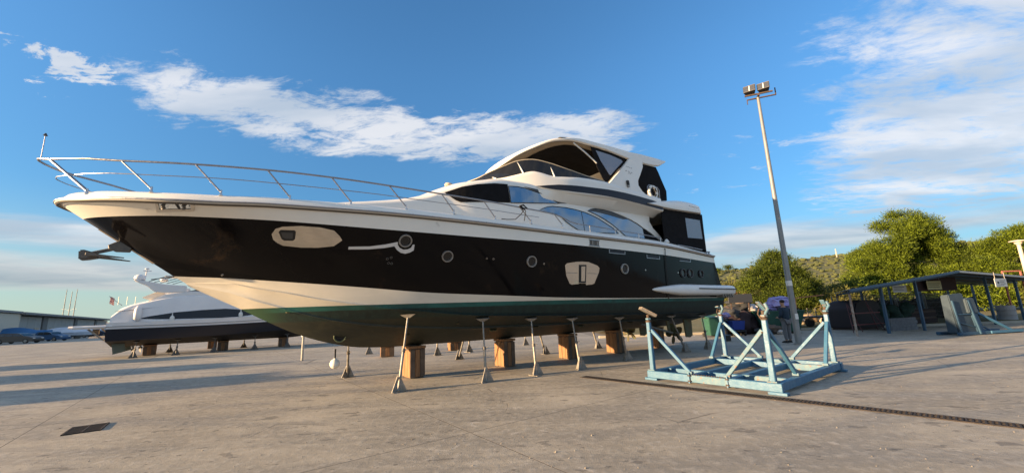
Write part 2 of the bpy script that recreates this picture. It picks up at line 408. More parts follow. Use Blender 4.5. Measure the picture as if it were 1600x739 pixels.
for i in range(-16, 16):
    for j in range(-8, 17):
        p = C0 + E1*(SW*i) + E2*(SH*j)
        cc = p + E1*(SW/2) + E2*(SH/2)
        if not kept(cc) or cnt >= 290: continue
        o = slab0 if first else slab0.copy()
        if not first: COL.objects.link(o); o.parent = yard
        first = False; cnt += 1
        jf.cap([p+E1*u+E2*v+Vector((0, 0, -.0006)) for u, v in ((0, 0), (SW, 0), (SW, SH), (0, SH))])
        o.location = p + Vector((0, 0, 0)); o.rotation_euler = (0, 0, math.atan2(.60, .80))
tag(jf.build('joint_sealant', mat('dark joint filler', (.085, .075, .065), .9), merge=0), kind='structure')
# the rest of the yard, one sheet under the slabs' level
far = MB(); far.cap([(-400, -80, -.008), (5, -80, -.008), (5, 24.6, -.008), (5, 420, -.008), (-400, 420, -.008)]); far.cap([(5, -80, -.008), (90, -80, -.008), (90, 24.6, -.008), (5, 24.6, -.008)])
far = far.build('yard_pavement', concrete_mat('far worn concrete', .98)); tag(far, kind='structure')

rg_ = random.Random(77); pv = []; pf = []
for k in range(900):
    d_ = rg_.uniform(0, 1)**1.6; y = 3.4 + 17*d_; x = rg_.uniform(-1.3, 1.3)*y; r_ = rg_.uniform(.004, .013)*(1.6 if rg_.random() < .08 else 1); b = len(pv)
    for vx in ((1, 0, 0), (0, 1, 0), (-1, 0, 0), (0, -1, 0), (.1, .1, .8)): pv.append((x+vx[0]*r_*rg_.uniform(.6, 1.5), y+vx[1]*r_*rg_.uniform(.6, 1.5), .0006+vx[2]*r_))
    pf += [(b, b+1, b+4), (b+1, b+2, b+4), (b+2, b+3, b+4), (b+3, b, b+4)]
pm = MB(); pm.add(pv, pf); tag(pm.build('grit', mat('loose grit', (.38, .33, .26), .9, c2=(.12, .10, .08), nscale=3.), merge=0), 'loose grit and pebbles scattered over the concrete', 'grit', kind='stuff')
# rough grass strip behind the kerb and the hill
gs = MB(); nx, ny = 60, 24
rows = []
for j in range(ny+1):
    y = 24.9 + (j/ny)**2*300
    rows.append([(6 + i*9.0*(1+j*.12), y, .10 + .35*max(0, mnoise.noise(Vector((i*.9, j*.7, 0)))) + max(0, y-60)*.01) for i in range(nx+1)])
gs.grid(rows)
GRASS = mat('dry grass earth', (.17, .135, .055), .95, c2=(.10, .10, .035), nscale=.5, bump=.8, bscale=6, world=True, dirt_or_reflection=((.30, .25, .16), .8, .6))
tag(gs.build('dry_grass_strip', GRASS, smooth=60), kind='structure')
kb = MB(); kb.beam((5.0, 24.7, .05), (90, 24.7, .05), .28, .16)
tag(kb.build('kerb', mat('pale kerb', (.42, .38, .31), .8, c2=(.33, .30, .25), nscale=4), bevel=.02), kind='structure')

hillz = pchip([(-200, 0), (60, 6), (120, 22), (190, 33), (233, 35.4), (262, 41), (290, 44.3), (322, 47), (348, 49.5), (420, 54), (520, 56), (700, 62), (1200, 60)])
hm = MB(); rows = []
def hill_h(x, y):
    k = max(0, min(1, (y-210)/190)); k = k*k*(3-2*k)
    kx = x*400/max(y, 330)
    back = max(0, 1-(y-400)/500) if y > 400 else 1
    return hillz(kx)*k*back*(max(y, 330)/400 if y < 400 else 1) + 2.2*mnoise.noise(Vector((x*.02, y*.02, 0)))*k + .9*mnoise.noise(Vector((x*.07, y*.07, 3)))*k
for j in range(41):
    y = 205 + j*12
    rows.append([(-60 + i*14, y, hill_h(-60+i*14, y)) for i in range(90)])
hm.grid(rows)
HILL = mat('scrubby hillside', (.105, .105, .045), .95, c2=(.075, .088, .032), nscale=.05, bump=1., bscale=.35, world=True, dirt_or_reflection=((.19, .15, .09), .09, .58))
tag(hm.build('hill', HILL, smooth=80), kind='structure')

# ============================================================ BIG YACHT (local: x aft along the keel, -y port side, z up from the ground)
YA = R(33.4)
yacht = thing('motor_yacht', 'large black and white motor yacht standing on jacks and blocks', 'yacht', (-3.10, 11.54, 0), YA)
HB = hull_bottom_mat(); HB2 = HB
SHEER = [(-7.1,0,4.12),(-7.05,.25,4.11),(-6.9,.55,4.09),(-6.6,.88,4.05),(-6.2,1.22,4.02),(-5.7,1.53,3.99),(-5.2,1.76,3.97),(-4.6,1.92,3.97),(-3.5,2.12,4.0),(-1.5,2.38,4.0),(1,2.57,3.96),(4,2.65,3.89),(8,2.6,3.83),(11.9,2.4,3.62)]
BW = [(-6.73,0,3.84),(-6.6,.3,3.81),(-6.3,.65,3.79),(-5.8,1.05,3.77),(-5.2,1.38,3.76),(-4.6,1.62,3.74),(-3.5,1.95,3.71),(-1.5,2.3,3.64),(1,2.53,3.59),(4,2.63,3.57),(8,2.58,3.50),(11.95,2.38,3.36)]
KP = [(-5.2,0,2.71),(-4.9,.12,2.69),(-4.3,.4,2.65),(-3.5,.8,2.57),(-2.5,1.2,2.47),(-1.5,1.52,2.37),(0,1.92,2.22),(2,2.25,2.12),(4,2.42,2.04),(8,2.5,1.99),(12.4,2.35,1.99)]
CH = [(-4.98,0,2.56),(-4.2,.42,2.53),(-3.67,.69,2.41),(-3.17,.9,2.31),(-2.4,1.19,2.13),(-1.74,1.40,2.01),(-.48,1.71,1.82),(1.42,2.03,1.63),(2.9,2.18,1.58),(4.35,2.26,1.53),(6.3,2.33,1.49),(9,2.34,1.45),(12.3,2.26,1.42)]
KL = [(-4.93,0,2.50),(-4.5,0,2.27),(-3.87,0,1.94),(-3.54,0,1.75),(-2.64,0,1.30),(-1.9,0,1.05),(-1.2,0,.91),(-.3,0,.865),(1,0,.86),(12.2,0,.86)]
cv = {k: curve3(v) for k, v in dict(S=SHEER, B=BW, K=KP, C=CH, L=KL).items()}
rng = {k: (v[0][0], v[-1][0]) for k, v in dict(S=SHEER, B=BW, K=KP, C=CH, L=KL).items()}
def cpt(k, t_):
    a, b = rng[k]; s = a + (b-a)*(t_**1.7); return s, cv[k][0](s), cv[k][1](s)
def lerp(p, r_, f): return tuple(p[i] + (r_[i]-p[i])*f for i in range(3))
NT_ = 84
def girth(k0, k1, n, flare, t_):
    p, r_ = cpt(k0, t_), cpt(k1, t_); out = []
    for i in range(n+1):
        f = i/n; a = lerp(p, r_, f); out.append((a[0], max(0, a[1] - flare(t_)*4*f*(1-f)*min(1, a[1]*2)), a[2]))
    return out
def flare_top(t_): return .16*max(0, 1-t_*1.6)**1.5
def skin(name, k0, k1, n, flare, m, ts=1, extra=None):
    mb = MB()
    for sd in (-1, 1):
        rows = []
        for i in range(NT_+1):
            t_ = i/NT_; g = girth(k0, k1, n, flare, t_)
            rows.append([(s, sd*o_, z) for s, o_, z in g])
        mb.grid(rows)
    return mb.build(name, m, yacht, smooth=35)
zero = lambda t_: 0.
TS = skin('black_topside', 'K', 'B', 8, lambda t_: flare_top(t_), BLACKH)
BWK = skin('white_bulwark', 'B', 'S', 3, zero, WHITE)
# bottom: keel to chine with a spray rail step, chine to paint line
mb = MB()
for sd in (-1, 1):
    rows = []
    for i in range(NT_+1):
        t_ = i/NT_; k = cpt('L', t_); c = cpt('C', t_); p = cpt('K', t_); g = []
        belly = .10*math.sin(math.pi*min(1, t_*1.3))*min(1, c[1]*2)
        for f in (0, .12, .3, .5, .60):
            a = lerp(k, c, f); g.append((a[0], a[1] + belly*.6*4*f*(1-f), a[2] - belly*.5*4*f*(1-f)))
        a = lerp(k, c, .62); w = min(.06, c[1]*.1); g.append((a[0], a[1]+w+belly*.5, a[2]-belly*.45-w*.3)); g.append((a[0], a[1]+w+belly*.5, a[2]-belly*.45+w*.5))
        for f in (.8, .93):
            a = lerp(k, c, f); g.append((a[0], a[1] + belly*.4*4*f*(1-f), a[2] - belly*.3*4*f*(1-f)))
        w = min(.07, c[1]*.12)
        g.append((c[0], c[1]-.0, c[2]-w*.2)); g.append((c[0], c[1]-w, c[2]+w*.35))
        q0 = (c[0], c[1]-w, c[2]+w*.35)
        for f in (.35, .7, 1.): g.append(lerp(q0, p, f))
        rows.append([(s, sd*o_, z) for s, o_, z in g])
    mb.grid(rows)
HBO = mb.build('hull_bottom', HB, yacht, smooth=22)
# gunwale, deck, transom
mb = MB()
for sd in (-1, 1):
    rows = []
    for i in range(NT_+1):
        s, o_, z = cpt('S', i/NT_); k = min(1, o_/1.2); fade = 1 - .35*max(0, (s-9)/3)
        rows.append([(s + (1-k)*.02, sd*o_, z), (s+(1-k)*.05, sd*max(0, o_-.02), z+.06*fade), (s+(1-k)*.12, sd*max(0, o_-.07), z+.14*fade), (s+(1-k)*.22, sd*max(0, o_-.13), z+.185*fade), (s+(1-k)*.35, sd*max(0, o_-.22), z+.20*fade), (s+(1-k)*.4, sd*max(0, o_-.30), z+.17*fade)])
    mb.grid(rows)
mb.build('gunwale', WHITE, yacht, smooth=40)
rows = []
for i in range(NT_+1):
    s, o_, z = cpt('S', i/NT_); k = min(1, o_/1.2); w = max(.0, o_-.29)
    rows.append([(s+(1-k)*.4, w*j/5, z+.17+.05*(1-(j/5)**2)*min(1, w)) for j in range(-5, 6)])
MB().grid(rows).build('deck', mat('deck grey white', (.55, .54, .51), .6), yacht, smooth=40)
ring = []
for k, f in (('L', 0), ('C', 0), ('K', 0), ('B', 0), ('S', 0)):
    ring.append(cpt(k, 1.))
mb = MB(); pts = [(s-.003, -o_, z) for s, o_, z in ring] + [(s-.003, o_, z) for s, o_, z in ring[:0:-1]]; pts.append((11.9, 0, 3.75))
pts = [(s-.003, -o_, z) for s, o_, z in ring] + [(11.9, 0, 3.72)] + [(s-.003, o_, z) for s, o_, z in ring[:0:-1]]
mb.cap(pts); mb.build('transom', NAVY, yacht)
# rub rail with steel strip
def sweep(prof, name, m, f0=0, f1=1, parent=yacht, n=NT_, key='S'):
    mb = MB()
    for sd in (-1, 1):
        rows = []
        for i in range(n+1):
            tt = f0 + (f1-f0)*i/n; s, o_, z = cpt(key, tt); k = min(1, o_/.9)
            rows.append([(s - a*(1-k), sd*(o_ + a*k), z + b) for a, b in prof])
        mb.grid(rows, close=True)
    return mb.build(name, m, parent, smooth=35)
rr = sweep([(-.02, -.045), (.045, -.035), (.06, -.01), (.06, .02), (.035, .035), (-.02, .04)], 'rub_rail', mat('beige rub rail', (.50, .46, .40), .4))
sweep([(.058, -.012), (.074, -.008), (.078, .004), (.074, .016), (.058, .02)], 'steel_strip', STEEL, parent=rr)
sweep([(-.02, -.062), (.02, -.062), (.035, -.052), (-.02, -.047)], 'shadow_groove', mat('dark rail groove', (.10, .09, .08), .6), parent=rr)  # dark strip colours in the shadow line under the rub rail

from mathutils.bvhtree import BVHTree
def bvh_of(*obs):
    vs = []; fs = []
    for o in obs:
        b_ = len(vs); vs += [v.co.copy() for v in o.data.vertices]; fs += [tuple(i+b_ for i in p.vertices) for p in o.data.polygons]
    return BVHTree.FromPolygons(vs, fs)
HULL = bvh_of(TS, BWK, HBO)
def hull_off(s, z):
    h = HULL.ray_cast(Vector((s, -6, z)), Vector((0, 1, 0)))
    return -h[0].y if h[0] is not None else 0.
# ---- things let into the topside
def frame_at(s, z, f=hull_off):
    o_ = f(s, z); e = .05
    ds = Vector((2*e, -(f(s+e, z)-f(s-e, z)), 0)).normalized(); dz = Vector((0, -(f(s, z+e)-f(s, z-e)), 2*e)).normalized()
    n = ds.cross(dz).normalized()
    if n.y > 0: n = -n
    return Matrix(((ds.x, dz.x, n.x, s), (ds.y, dz.y, n.y, -o_), (ds.z, dz.z, n.z, z), (0, 0, 0, 1)))
def ringmesh(ro, ri, h, n=28):
    mb = MB(); mb_prof = [(ri, 0), (ro, 0), (ro, h*.6), (ro-.25*(ro-ri), h), (ri+.3*(ro-ri), h), (ri, h*.5)]
    vs = []; fs = []; m = len(mb_prof)
    for k in range(n):
        a = 2*math.pi*k/n
        for r_, z_ in mb_prof: vs.append((r_*math.cos(a), r_*math.sin(a), z_))
    for k in range(n):
        for i in range(m): fs.append((k*m+i, k*m+(i+1) % m, ((k+1) % n)*m+(i+1) % m, ((k+1) % n)*m+i))
    return mb.add(vs, fs)
def disc(r_, z_, n=28): return MB().cap([(r_*math.cos(2*math.pi*k/n), r_*math.sin(2*math.pi*k/n), z_) for k in range(n)])
PORTG = mat('porthole dark glass', (.012, .012, .013), .12, spec=.5)
PORTR = mat('porthole metal rim', (.38, .37, .36), .35, .7)
for s, z, r_, dark in [(-.80,3.41,.155,0),(.25,3.09,.145,0),(2.66,3.03,.16,0),(6.32,2.93,.17,0),(9.54,2.87,.17,1),(10.02,2.88,.17,1),(10.78,2.88,.15,1)]:
    M = frame_at(s, z); r1 = ringmesh(r_, r_*.76, .055).xf(M).build('porthole', PORTR if not dark else DGREY, yacht, smooth=35)
    disc(r_*.8, .006).xf(M).build('glass', PORTG, r1)
    ringmesh(r_*.60, r_*.54, .012).xf(M).build('inner_ring', DGREY, r1, smooth=35)
for s, z in [(1.30,3.07),(1.49,3.06),(3.08,2.98),(7.37,2.92),(9.22,2.88),(-4.31,2.72)]:
    ringmesh(.028, .012, .02, 12).xf(frame_at(s, z)).build('skin_fitting', CHROME, yacht, smooth=40)
def panel(name, poly, f, m, eps=.012, depth=.03, parent=yacht, cell=.2, smooth=25):
    return patch(MB(), poly, f, eps, depth, cell).build(name, m, parent, merge=0, recalc=False)

w = panel('hull_window', [(-3.48,3.46),(-3.42,3.56),(-3.3,3.60),(-2.97,3.625),(-2.6,3.61),(-2.33,3.56),(-2.2,3.45),(-2.14,3.37),(-2.29,3.25),(-2.6,3.215),(-2.91,3.215),(-3.25,3.25),(-3.36,3.30),(-3.44,3.36)], hull_off, CHROME, .014)
fr_ = panel('frame', [(-3.36,3.50),(-3.33,3.53),(-3.08,3.53),(-3.05,3.50),(-3.05,3.37),(-3.08,3.345),(-3.24,3.345),(-3.29,3.37)], hull_off, RUBBER, .030, parent=w)
panel('opening_pane', [(-3.31,3.49),(-3.10,3.49),(-3.09,3.38),(-3.22,3.38),(-3.27,3.40)], hull_off, DGREY, .036, parent=w)
w = panel('hull_window', [(3.83,2.96),(3.90,3.02),(4.26,3.075),(4.50,3.09),(4.75,3.085),(5.12,2.99),(5.20,2.92),(5.18,2.80),(4.99,2.45),(4.90,2.42),(4.66,2.40),(4.64,2.45),(4.40,2.45),(4.36,2.43),(4.10,2.41),(4.02,2.44),(3.89,2.66)], hull_off, CHROME, .014)
fr_ = panel('frame', [(4.37,2.99),(4.64,3.0),(4.63,2.46),(4.38,2.46)], hull_off, RUBBER, .034, parent=w)
panel('opening_pane', [(4.43,2.94),(4.59,2.95),(4.58,2.51),(4.44,2.51)], hull_off, CHROME, .042, parent=w)
for a_, b_ in ((3.9, 4.3), (4.72, 5.1)):
    panel('glazing_bar', [(a_, 2.755), (b_, 2.755), (b_, 2.74), (a_, 2.74)], hull_off, GALV, .024, parent=w)
TAPE = mat('white protective tape', (.62, .62, .62), .5)
panel('white_tape', [(-1.99,3.245),(-1.57,3.26),(-1.24,3.31),(-.97,3.375),(-.96,3.31),(-.91,3.25),(-.82,3.21),(-.72,3.22),(-.65,3.26),(-.62,3.33),(-.58,3.33),(-.58,3.20),(-.66,3.15),(-.76,3.12),(-.87,3.14),(-.96,3.20),(-1.03,3.28),(-1.24,3.235),(-1.57,3.20),(-1.99,3.19)], hull_off, TAPE, .010, .008, cell=.12)
for c_ in ((-1.14, 3.0), (-1.06, 3.03), (-1.10, 2.91), (-1.03, 2.90)):
    ringmesh(.03, .018, .012, 12).xf(frame_at(*c_)).build('drain_fitting', DARKM, yacht, smooth=40)
# bow fairlead pocket with rollers
pk = panel('fairlead_pocket', [(-5.38,3.955),(-4.83,3.965),(-4.82,3.84),(-5.37,3.83)], hull_off, mat('mirror pocket plate', (.80, .88, .95), .08, 1.), .004)
MB().add([(-5.33, -hull_off(-5.33, 3.85)-.062, 3.848), (-4.88, -hull_off(-4.88, 3.85)-.062, 3.855), (-4.88, -hull_off(-4.88, 3.95)-.010, 3.95), (-5.33, -hull_off(-5.33, 3.95)-.010, 3.943)], [(0, 1, 2, 3)]).build('tilted_plate', mat('mirror pocket plate'), pk)  # added mirror tilted skyward, standing in for the open fairlead showing sky
for pl in ([(-5.40,3.975),(-4.81,3.985),(-4.81,3.955),(-5.40,3.945)], [(-5.40,3.84),(-4.80,3.85),(-4.80,3.82),(-5.40,3.81)], [(-5.40,3.95),(-5.355,3.95),(-5.345,3.835),(-5.39,3.835)], [(-4.86,3.96),(-4.80,3.96),(-4.79,3.84),(-4.85,3.84)]):
    panel('frame', pl, hull_off, mat('bright steel frame', (.62, .58, .52), .35, .6), .035, .04, parent=pk)
for s in (-5.27, -4.95):
    M = frame_at(s, 3.897); MB().lathe([(.03, -.055), (.04, -.04), (.024, -.02), (.024, .02), (.04, .04), (.03, .055)], 12).xf(M @ Matrix.Translation((0, 0, .025)) @ Matrix.Rotation(R(90), 4, 'X')).build('roller', DARKM, pk, smooth=40)
MB().beam((-5.08, -hull_off(-5.08, 3.92)-.03, 3.94), (-5.02, -hull_off(-5.02, 3.86)-.03, 3.85), .02, .05).build('cleat_horn', DGREY, pk)
cl = panel('midship_fairlead', [(4.80,3.77),(5.20,3.76),(5.20,3.59),(4.80,3.60)], hull_off, DARKM, .006)
panel('frame', [(4.77,3.79),(5.23,3.78),(5.23,3.755),(4.77,3.765)], hull_off, STEEL, .02, parent=cl); panel('frame', [(4.77,3.605),(5.23,3.595),(5.23,3.57),(4.77,3.58)], hull_off, STEEL, .02, parent=cl)
for s in (4.9, 5.1): panel('cleat_horn', [(s-.03,3.74),(s+.03,3.74),(s+.03,3.62),(s-.03,3.62)], hull_off, GALV, .03, parent=cl)
for s0_, s1_, z_ in ((5.63, 6.37, 3.52), (7.47, 8.17, 3.445), (9.38, 10.11, 3.43)):
    vent = panel('engine_vent', [(s0_, z_), (s1_, z_-.02), (s1_, z_-.12), (s0_, z_-.11)], hull_off, NAVY, .006)
    panel('vent_trim', [(s0_-.01, z_-.10), (s1_+.01, z_-.11), (s1_+.01, z_-.13), (s0_-.01, z_-.12)], hull_off, STEEL, .02, parent=vent)
    panel('vent_trim', [(s1_-.02, z_-.02), (s1_+.01, z_-.02), (s1_+.01, z_-.12), (s1_-.02, z_-.12)], hull_off, STEEL, .02, parent=vent)
    if s0_ < 9.: panel('vent_trim', [(s0_-.01, z_), (s0_+.02, z_), (s0_+.02, z_-.11), (s0_-.01, z_-.11)], hull_off, STEEL, .02, parent=vent)
hp = [(8.50+.02*math.sin(k), -hull_off(8.5, max(2.05, z_))-.03-(.05 if z_ > 3.8 else 0), z_) for k, z_ in enumerate((4.2, 4.1, 3.9, 3.7, 3.4, 3.1, 2.8, 2.5, 2.2, 1.9))]
MB().tube(hp, .016, 6).build('hanging_hose', RUBBER, yacht, smooth=60)

# stainless stem plate and anchor
st = pchip([(3.02, -5.70), (3.28, -6.09), (3.5, -6.33), (3.74, -6.60)])
mb = MB()
for sd in (-1, 1):
    rows = []
    for k in range(9):
        z = 2.98 + .68*k/8; f = (z-2.71)/(3.84-2.71); s = -5.2 + (-6.73+5.2)*f
        w = .14
        # offset along the true skin at this height
        rows.append([(s-.012, 0, z-.01), (s+.10, sd*.05, z-.005), (s+.20, sd*(.10), z+.0)])
    mb.grid(rows)
mb.build('stem_plate', mat('beige stem plate', (.45, .38, .30), .35, .3, c2=(.36, .30, .24), nscale=4), yacht, smooth=40)
an = MB(); an.prism([(-6.30,3.33),(-6.13,3.44),(-5.92,3.30),(-5.96,3.20),(-6.18,3.20),(-6.28,3.25)], lambda a_, b_, d: (a_, d, b_), -.05, .05)
anc = an.build('anchor', DARKM, yacht, bevel=.01)
MB().beam((-6.18, 0, 3.27), (-6.58, 0, 3.13), .05, .07).build('shank', DARKM, anc, bevel=.012)
an = MB(); an.prism([(-6.70,3.20),(-6.62,3.21),(-6.44,3.15),(-6.40,3.06),(-6.55,3.02),(-6.68,3.00)], lambda a_, b_, d: (a_, d, b_), -.10, .10)
an.build('crown', DARKM, anc, bevel=.025)
for sd in (-1, 1):
    an = MB(); an.beam((-6.55, sd*.17, 3.11), (-5.98, sd*.27, 3.045), .12, .055, w2=.02, h2=.02); an.build('fluke', DARKM, anc, bevel=.006)

# stern: swim platform, side fairing, propellers, rudders
P_ = MB(); P_.prism([(12.25,-2.25),(12.9,-2.25),(13.15,-1.9),(13.25,0),(13.15,1.9),(12.9,2.25),(12.25,2.25)], lambda a_, b_, d: (a_, b_, d), 2.14, 2.30)
P_.build('swim_platform', mat('teak planking', (.30, .24, .17), .8, c2=(.22, .18, .13), nscale=3, stretch=(1, 9, 1)), yacht, bevel=.03)
rows = []
L0, L1 = 7.68, 12.72
for k in range(31):
    u = (k/30)**1.15; s = L0 + (L1-L0)*u; w = min(1, (u/.30))**.62; 
    if u > .985: w *= .93
    cz = 2.27 - .02*u; hh = .185*w + .012; ww = .30*w + .015
    base = cv['K'][0](min(s, 12.3)) + .01; r_ = []
    for j in range(17):
        a_ = math.pi*(j/16) - math.pi/2
        ca, sa = math.cos(a_), math.sin(a_); e = .62
        r_.append((s, -(base + ww*abs(ca)**e), cz + hh*(abs(sa)**e)*(1 if sa > 0 else -1)))
    r_.append((s, -(base-.12), cz+hh)); r_.append((s, -(base-.12), cz-hh)); rows.append(r_)
mb = MB().grid(rows, close=True); mb.cap(rows[-1]); mb.cap(rows[0])
FAIR = mat('pale grey fairing', (.74, .74, .73), .35, c2=(.68, .68, .68), nscale=1.5, coat=.2)
fa = mb.build('side_fairing', FAIR, yacht, smooth=40)
MB().beam((10.0, -2.80, 2.30), (12.73, -2.72, 2.28), .02, .035).build('rubbing_strip', RUBBER, fa)
for k in range(5):
    MB().beam((11.75+k*.17, -2.5, 2.08), (11.85+k*.17, -2.5, 1.98), .3, .03).build('exhaust_louvre', GALV, fa)
mb = MB()
rows = []
for k in range(31):
    u = (k/30)**1.15; s = L0 + (L1-L0)*u; w = min(1, (u/.30))**.62; cz = 2.27-.02*u; base = cv['K'][0](min(s, 12.3)) + .01
    r_ = []
    for j in range(9):
        a_ = math.pi*(j/8) - math.pi/2; ca, sa = math.cos(a_), math.sin(a_); e = .62
        r_.append((s, base + (.30*w+.015)*abs(ca)**e, cz + (.185*w+.012)*(abs(sa)**e)*(1 if sa > 0 else -1)))
    rows.append(r_)
mb.grid(rows); mb.cap(rows[-1]); mb.build('side_fairing', FAIR, yacht, smooth=40)
for sd in (-1, 1):
    c = Vector((10.55, sd*1.15, .62))
    MB().tube([(8.6, sd*1.15, 1.08), (10.5, sd*1.15, .64)], .045, 10).build('propeller_shaft', GALV, yacht, smooth=40)
    MB().beam((10.25, sd*1.15, .70), (10.15, sd*1.15, 1.28), .05, .16).build('shaft_bracket', BROWNB, yacht, bevel=.01)
    pr = MB().tube([c+Vector((-.12, 0, .03)), c+Vector((.10, 0, -.02)), c+Vector((.2, 0, -.04))], lambda u: (.10, .10, .02)[min(2, round(u*2))], 12).build('propeller', BROWNB, yacht, smooth=40)
    for k in range(5):
        a0 = 2*math.pi*k/5; rows = []
        for i in range(6):
            rr_ = .08 + .34*i/5; wd = .20*math.sin(math.pi*(.25+.68*i/5)); tw = R(55-30*i/5)
            row = []
            for j in (-1, 0, 1):
                aa = a0 + j*wd*math.cos(tw)/max(rr_, .12)*.9; row.append((c.x + j*wd*math.sin(tw)*.6 + (.02 if j == 0 else 0), c.y + rr_*math.cos(aa), c.z + rr_*math.sin(aa)))
            rows.append(row)
        MB().grid(rows).build('blade', BROWNB, pr, smooth=60)
    MB().prism([(11.2,1.30),(11.75,1.30),(11.72,.50),(11.55,.42),(11.28,.45)], lambda a_, b_, d: (a_, sd*1.15+d, b_), -.035, .035).build('rudder', BROWNB, yacht, bevel=.012)
# bow thruster tunnel mouth
def bottom_pt(s, f):
    k = (cv['L'][0](s), cv['L'][1](s)); c = (cv['C'][0](s), cv['C'][1](s))
    bl_ = .10*min(1, c[0]*2)
    return k[0]+(c[0]-k[0])*f + bl_*.6*4*f*(1-f), k[1]+(c[1]-k[1])*f - bl_*.5*4*f*(1-f)
o_, z_ = bottom_pt(-1.75, .22)
M = Matrix.Translation((-1.80, -o_-.01, z_+.04)) @ Matrix.Rotation(R(90+18), 4, 'X') @ Matrix.Rotation(R(-14), 4, 'Y')
tr = ringmesh(.15, .115, .04).xf(M).build('bow_thruster_tunnel', mat('green lit rim', (.13, .15, .08), .6), yacht, smooth=40)
disc(.125, .012).xf(M).build('tunnel_mouth', PITM, tr)

for s_b, f_b in ((2.2, .5), (3.6, .55), (5.6, .45), (7.9, .5), (9.0, .6)):
    o_, z_ = bottom_pt(s_b, f_b); h_ = HULL.ray_cast(Vector((s_b, -o_, -1)), Vector((0, 0, 1)))
    if h_[0] is not None:
        Mb = Matrix.Translation(h_[0]) @ Matrix.Rotation(R(180+17), 4, 'X'); sg = MB().box(-.11, .11, -.06, .06, 0, .025).xf(Mb).build('intake_grille', BROWNB, yacht, bevel=.008)
        for k in range(4): MB().box(-.09, .09, -.045+k*.025, -.038+k*.025, .026, .034).xf(Mb).build('slot', PITM, sg)
for s_b, f_b in ((-3.0, .55), (-.2, .4), (.9, .75), (4.6, .8), (6.9, .8)):
    o_, z_ = bottom_pt(s_b, f_b); h_ = HULL.ray_cast(Vector((s_b, -o_, -1)), Vector((0, 0, 1)))
    if h_[0] is not None: ringmesh(.045, .018, .02, 12).xf(Matrix.Translation(h_[0]) @ Matrix.Rotation(R(180+17), 4, 'X')).build('skin_fitting', BROWNB, yacht, smooth=40)
# ---- superstructure
base_dh = pchip([(-3.3,.15),(-3.15,.7),(-2.8,1.1),(-2,1.35),(-.8,1.48),(.4,1.60),(1.2,1.80),(2,1.92),(4,2.0),(9.5,2.0)])
z_sh = pchip([(-3.3,4.22),(-3,4.32),(-2,4.44),(-.8,4.62),(0,4.82),(.5,5.06),(1,5.27),(1.5,5.40),(2.4,5.54),(3.2,5.56),(5,5.52),(9,5.40)])
crown = pchip([(-3.3,.05),(-2.5,.13),(-.8,.22),(.5,.25),(1.5,.28),(2.5,.35),(9,.3)])
dh = lambda s, z: base_dh(s) - .1*(z-4.2)
mb = MB(); rows = []
for i in range(71):
    s = -3.3 + 11.6*(i/70); b_, zs, cw = base_dh(s), z_sh(s), crown(s); h = zs-4.05
    half = [(dh(s, 4.05), 4.05), (dh(s, 4.05+h*.35), 4.05+h*.35), (dh(s, 4.05+h*.7), 4.05+h*.7), (dh(s, zs-.09), zs-.09)]
    tp = dh(s, zs)
    half += [(tp-.015, zs-.035), (tp-.06, zs+.01), (tp*.9-.03, zs+cw*.28), (tp*.65, zs+cw*.62), (tp*.35, zs+cw*.9), (0, zs+cw)]
    rows.append([(s, -a_, z) for a_, z in half] + [(s, a_, z) for a_, z in half[-2::-1]])
mb.grid(rows); mb.cap(rows[0]); mb.cap(rows[-1])
deckh = mb.build('deckhouse', WHITE, yacht, smooth=40)
W1 = [(.52,4.98),(.99,5.18),(1.45,5.30),(2.0,5.39),(2.41,5.42),(2.45,4.84),(.94,4.72),(.81,4.77)]
sc_ = panel('windscreen_cover', W1, dh, BLACKF, .016, .03)
rows = []
for i in range(9):
    s = .54 + 1.0*i/8; row = []
    for j in range(-6, 7):
        u = j/6; tp = dh(s, z_sh(s)); row.append((s, u*(tp-.08), z_sh(s)+crown(s)*(1-abs(u)**1.6)+.02))
    rows.append(row)
MB().grid(rows).build('front_cover', BLACKF, sc_, smooth=60)
def seal(w, poly, f, r_=.011, e=.018):
    pts = []
    for i in range(len(poly)):
        a_, b_ = poly[i], poly[(i+1) % len(poly)]; n = max(1, round(math.hypot(b_[0]-a_[0], b_[1]-a_[1])/.2))
        for k in range(n): x, z = a_[0]+(b_[0]-a_[0])*k/n, a_[1]+(b_[1]-a_[1])*k/n; pts.append((x, -(f(x, z)+e), z))
    MB().tube(pts, r_, 6, closed=True).build('window_seal', RUBBER, w, smooth=60)
W2 = [(2.44,5.36),(2.75,5.385),(3.03,5.37),(3.61,5.27),(4.05,5.12),(4.30,5.03),(2.47,4.84)]
w2 = panel('saloon_window', W2, dh, GLASSB, .012); seal(w2, W2, dh)
panel('window_surround', [(3.00,5.42),(3.5,5.40),(4.3,5.32),(4.86,5.24),(4.61,5.07),(4.30,5.035),(4.05,5.13),(3.61,5.285)], dh, DGREY, .014)
W3 = [(3.45,4.70),(3.60,4.78),(3.80,4.86),(4.0,4.90),(4.54,4.92),(4.95,4.90),(5.38,4.85),(5.75,4.76),(6.0,4.68),(6.35,4.53),(6.60,4.42),(6.84,4.24),(5.48,4.17),(4.95,4.21),(4.70,4.32),(4.47,4.45),(4.30,4.58),(4.1,4.65),(3.8,4.68)]
w3 = panel('saloon_window', W3, dh, GLASSB, .012)
seal(w3, W3, dh)
for s in (5.20,): panel('mullion', [(s,4.86),(s+.02,4.86),(s+.05,4.2),(s+.03,4.2)], dh, DGREY, .018, parent=w3)
W4 = [(5.51,4.93),(5.66,5.0),(5.86,5.04),(6.25,5.045),(6.66,5.02),(7.15,4.92),(7.61,4.80),(7.95,4.68),(8.20,4.56),(8.22,4.15),(7.18,4.17),(7.03,4.27),(6.87,4.38),(6.6,4.54),(6.25,4.70),(5.9,4.82)]
w4 = panel('saloon_window', W4, dh, GLASSB, .012)
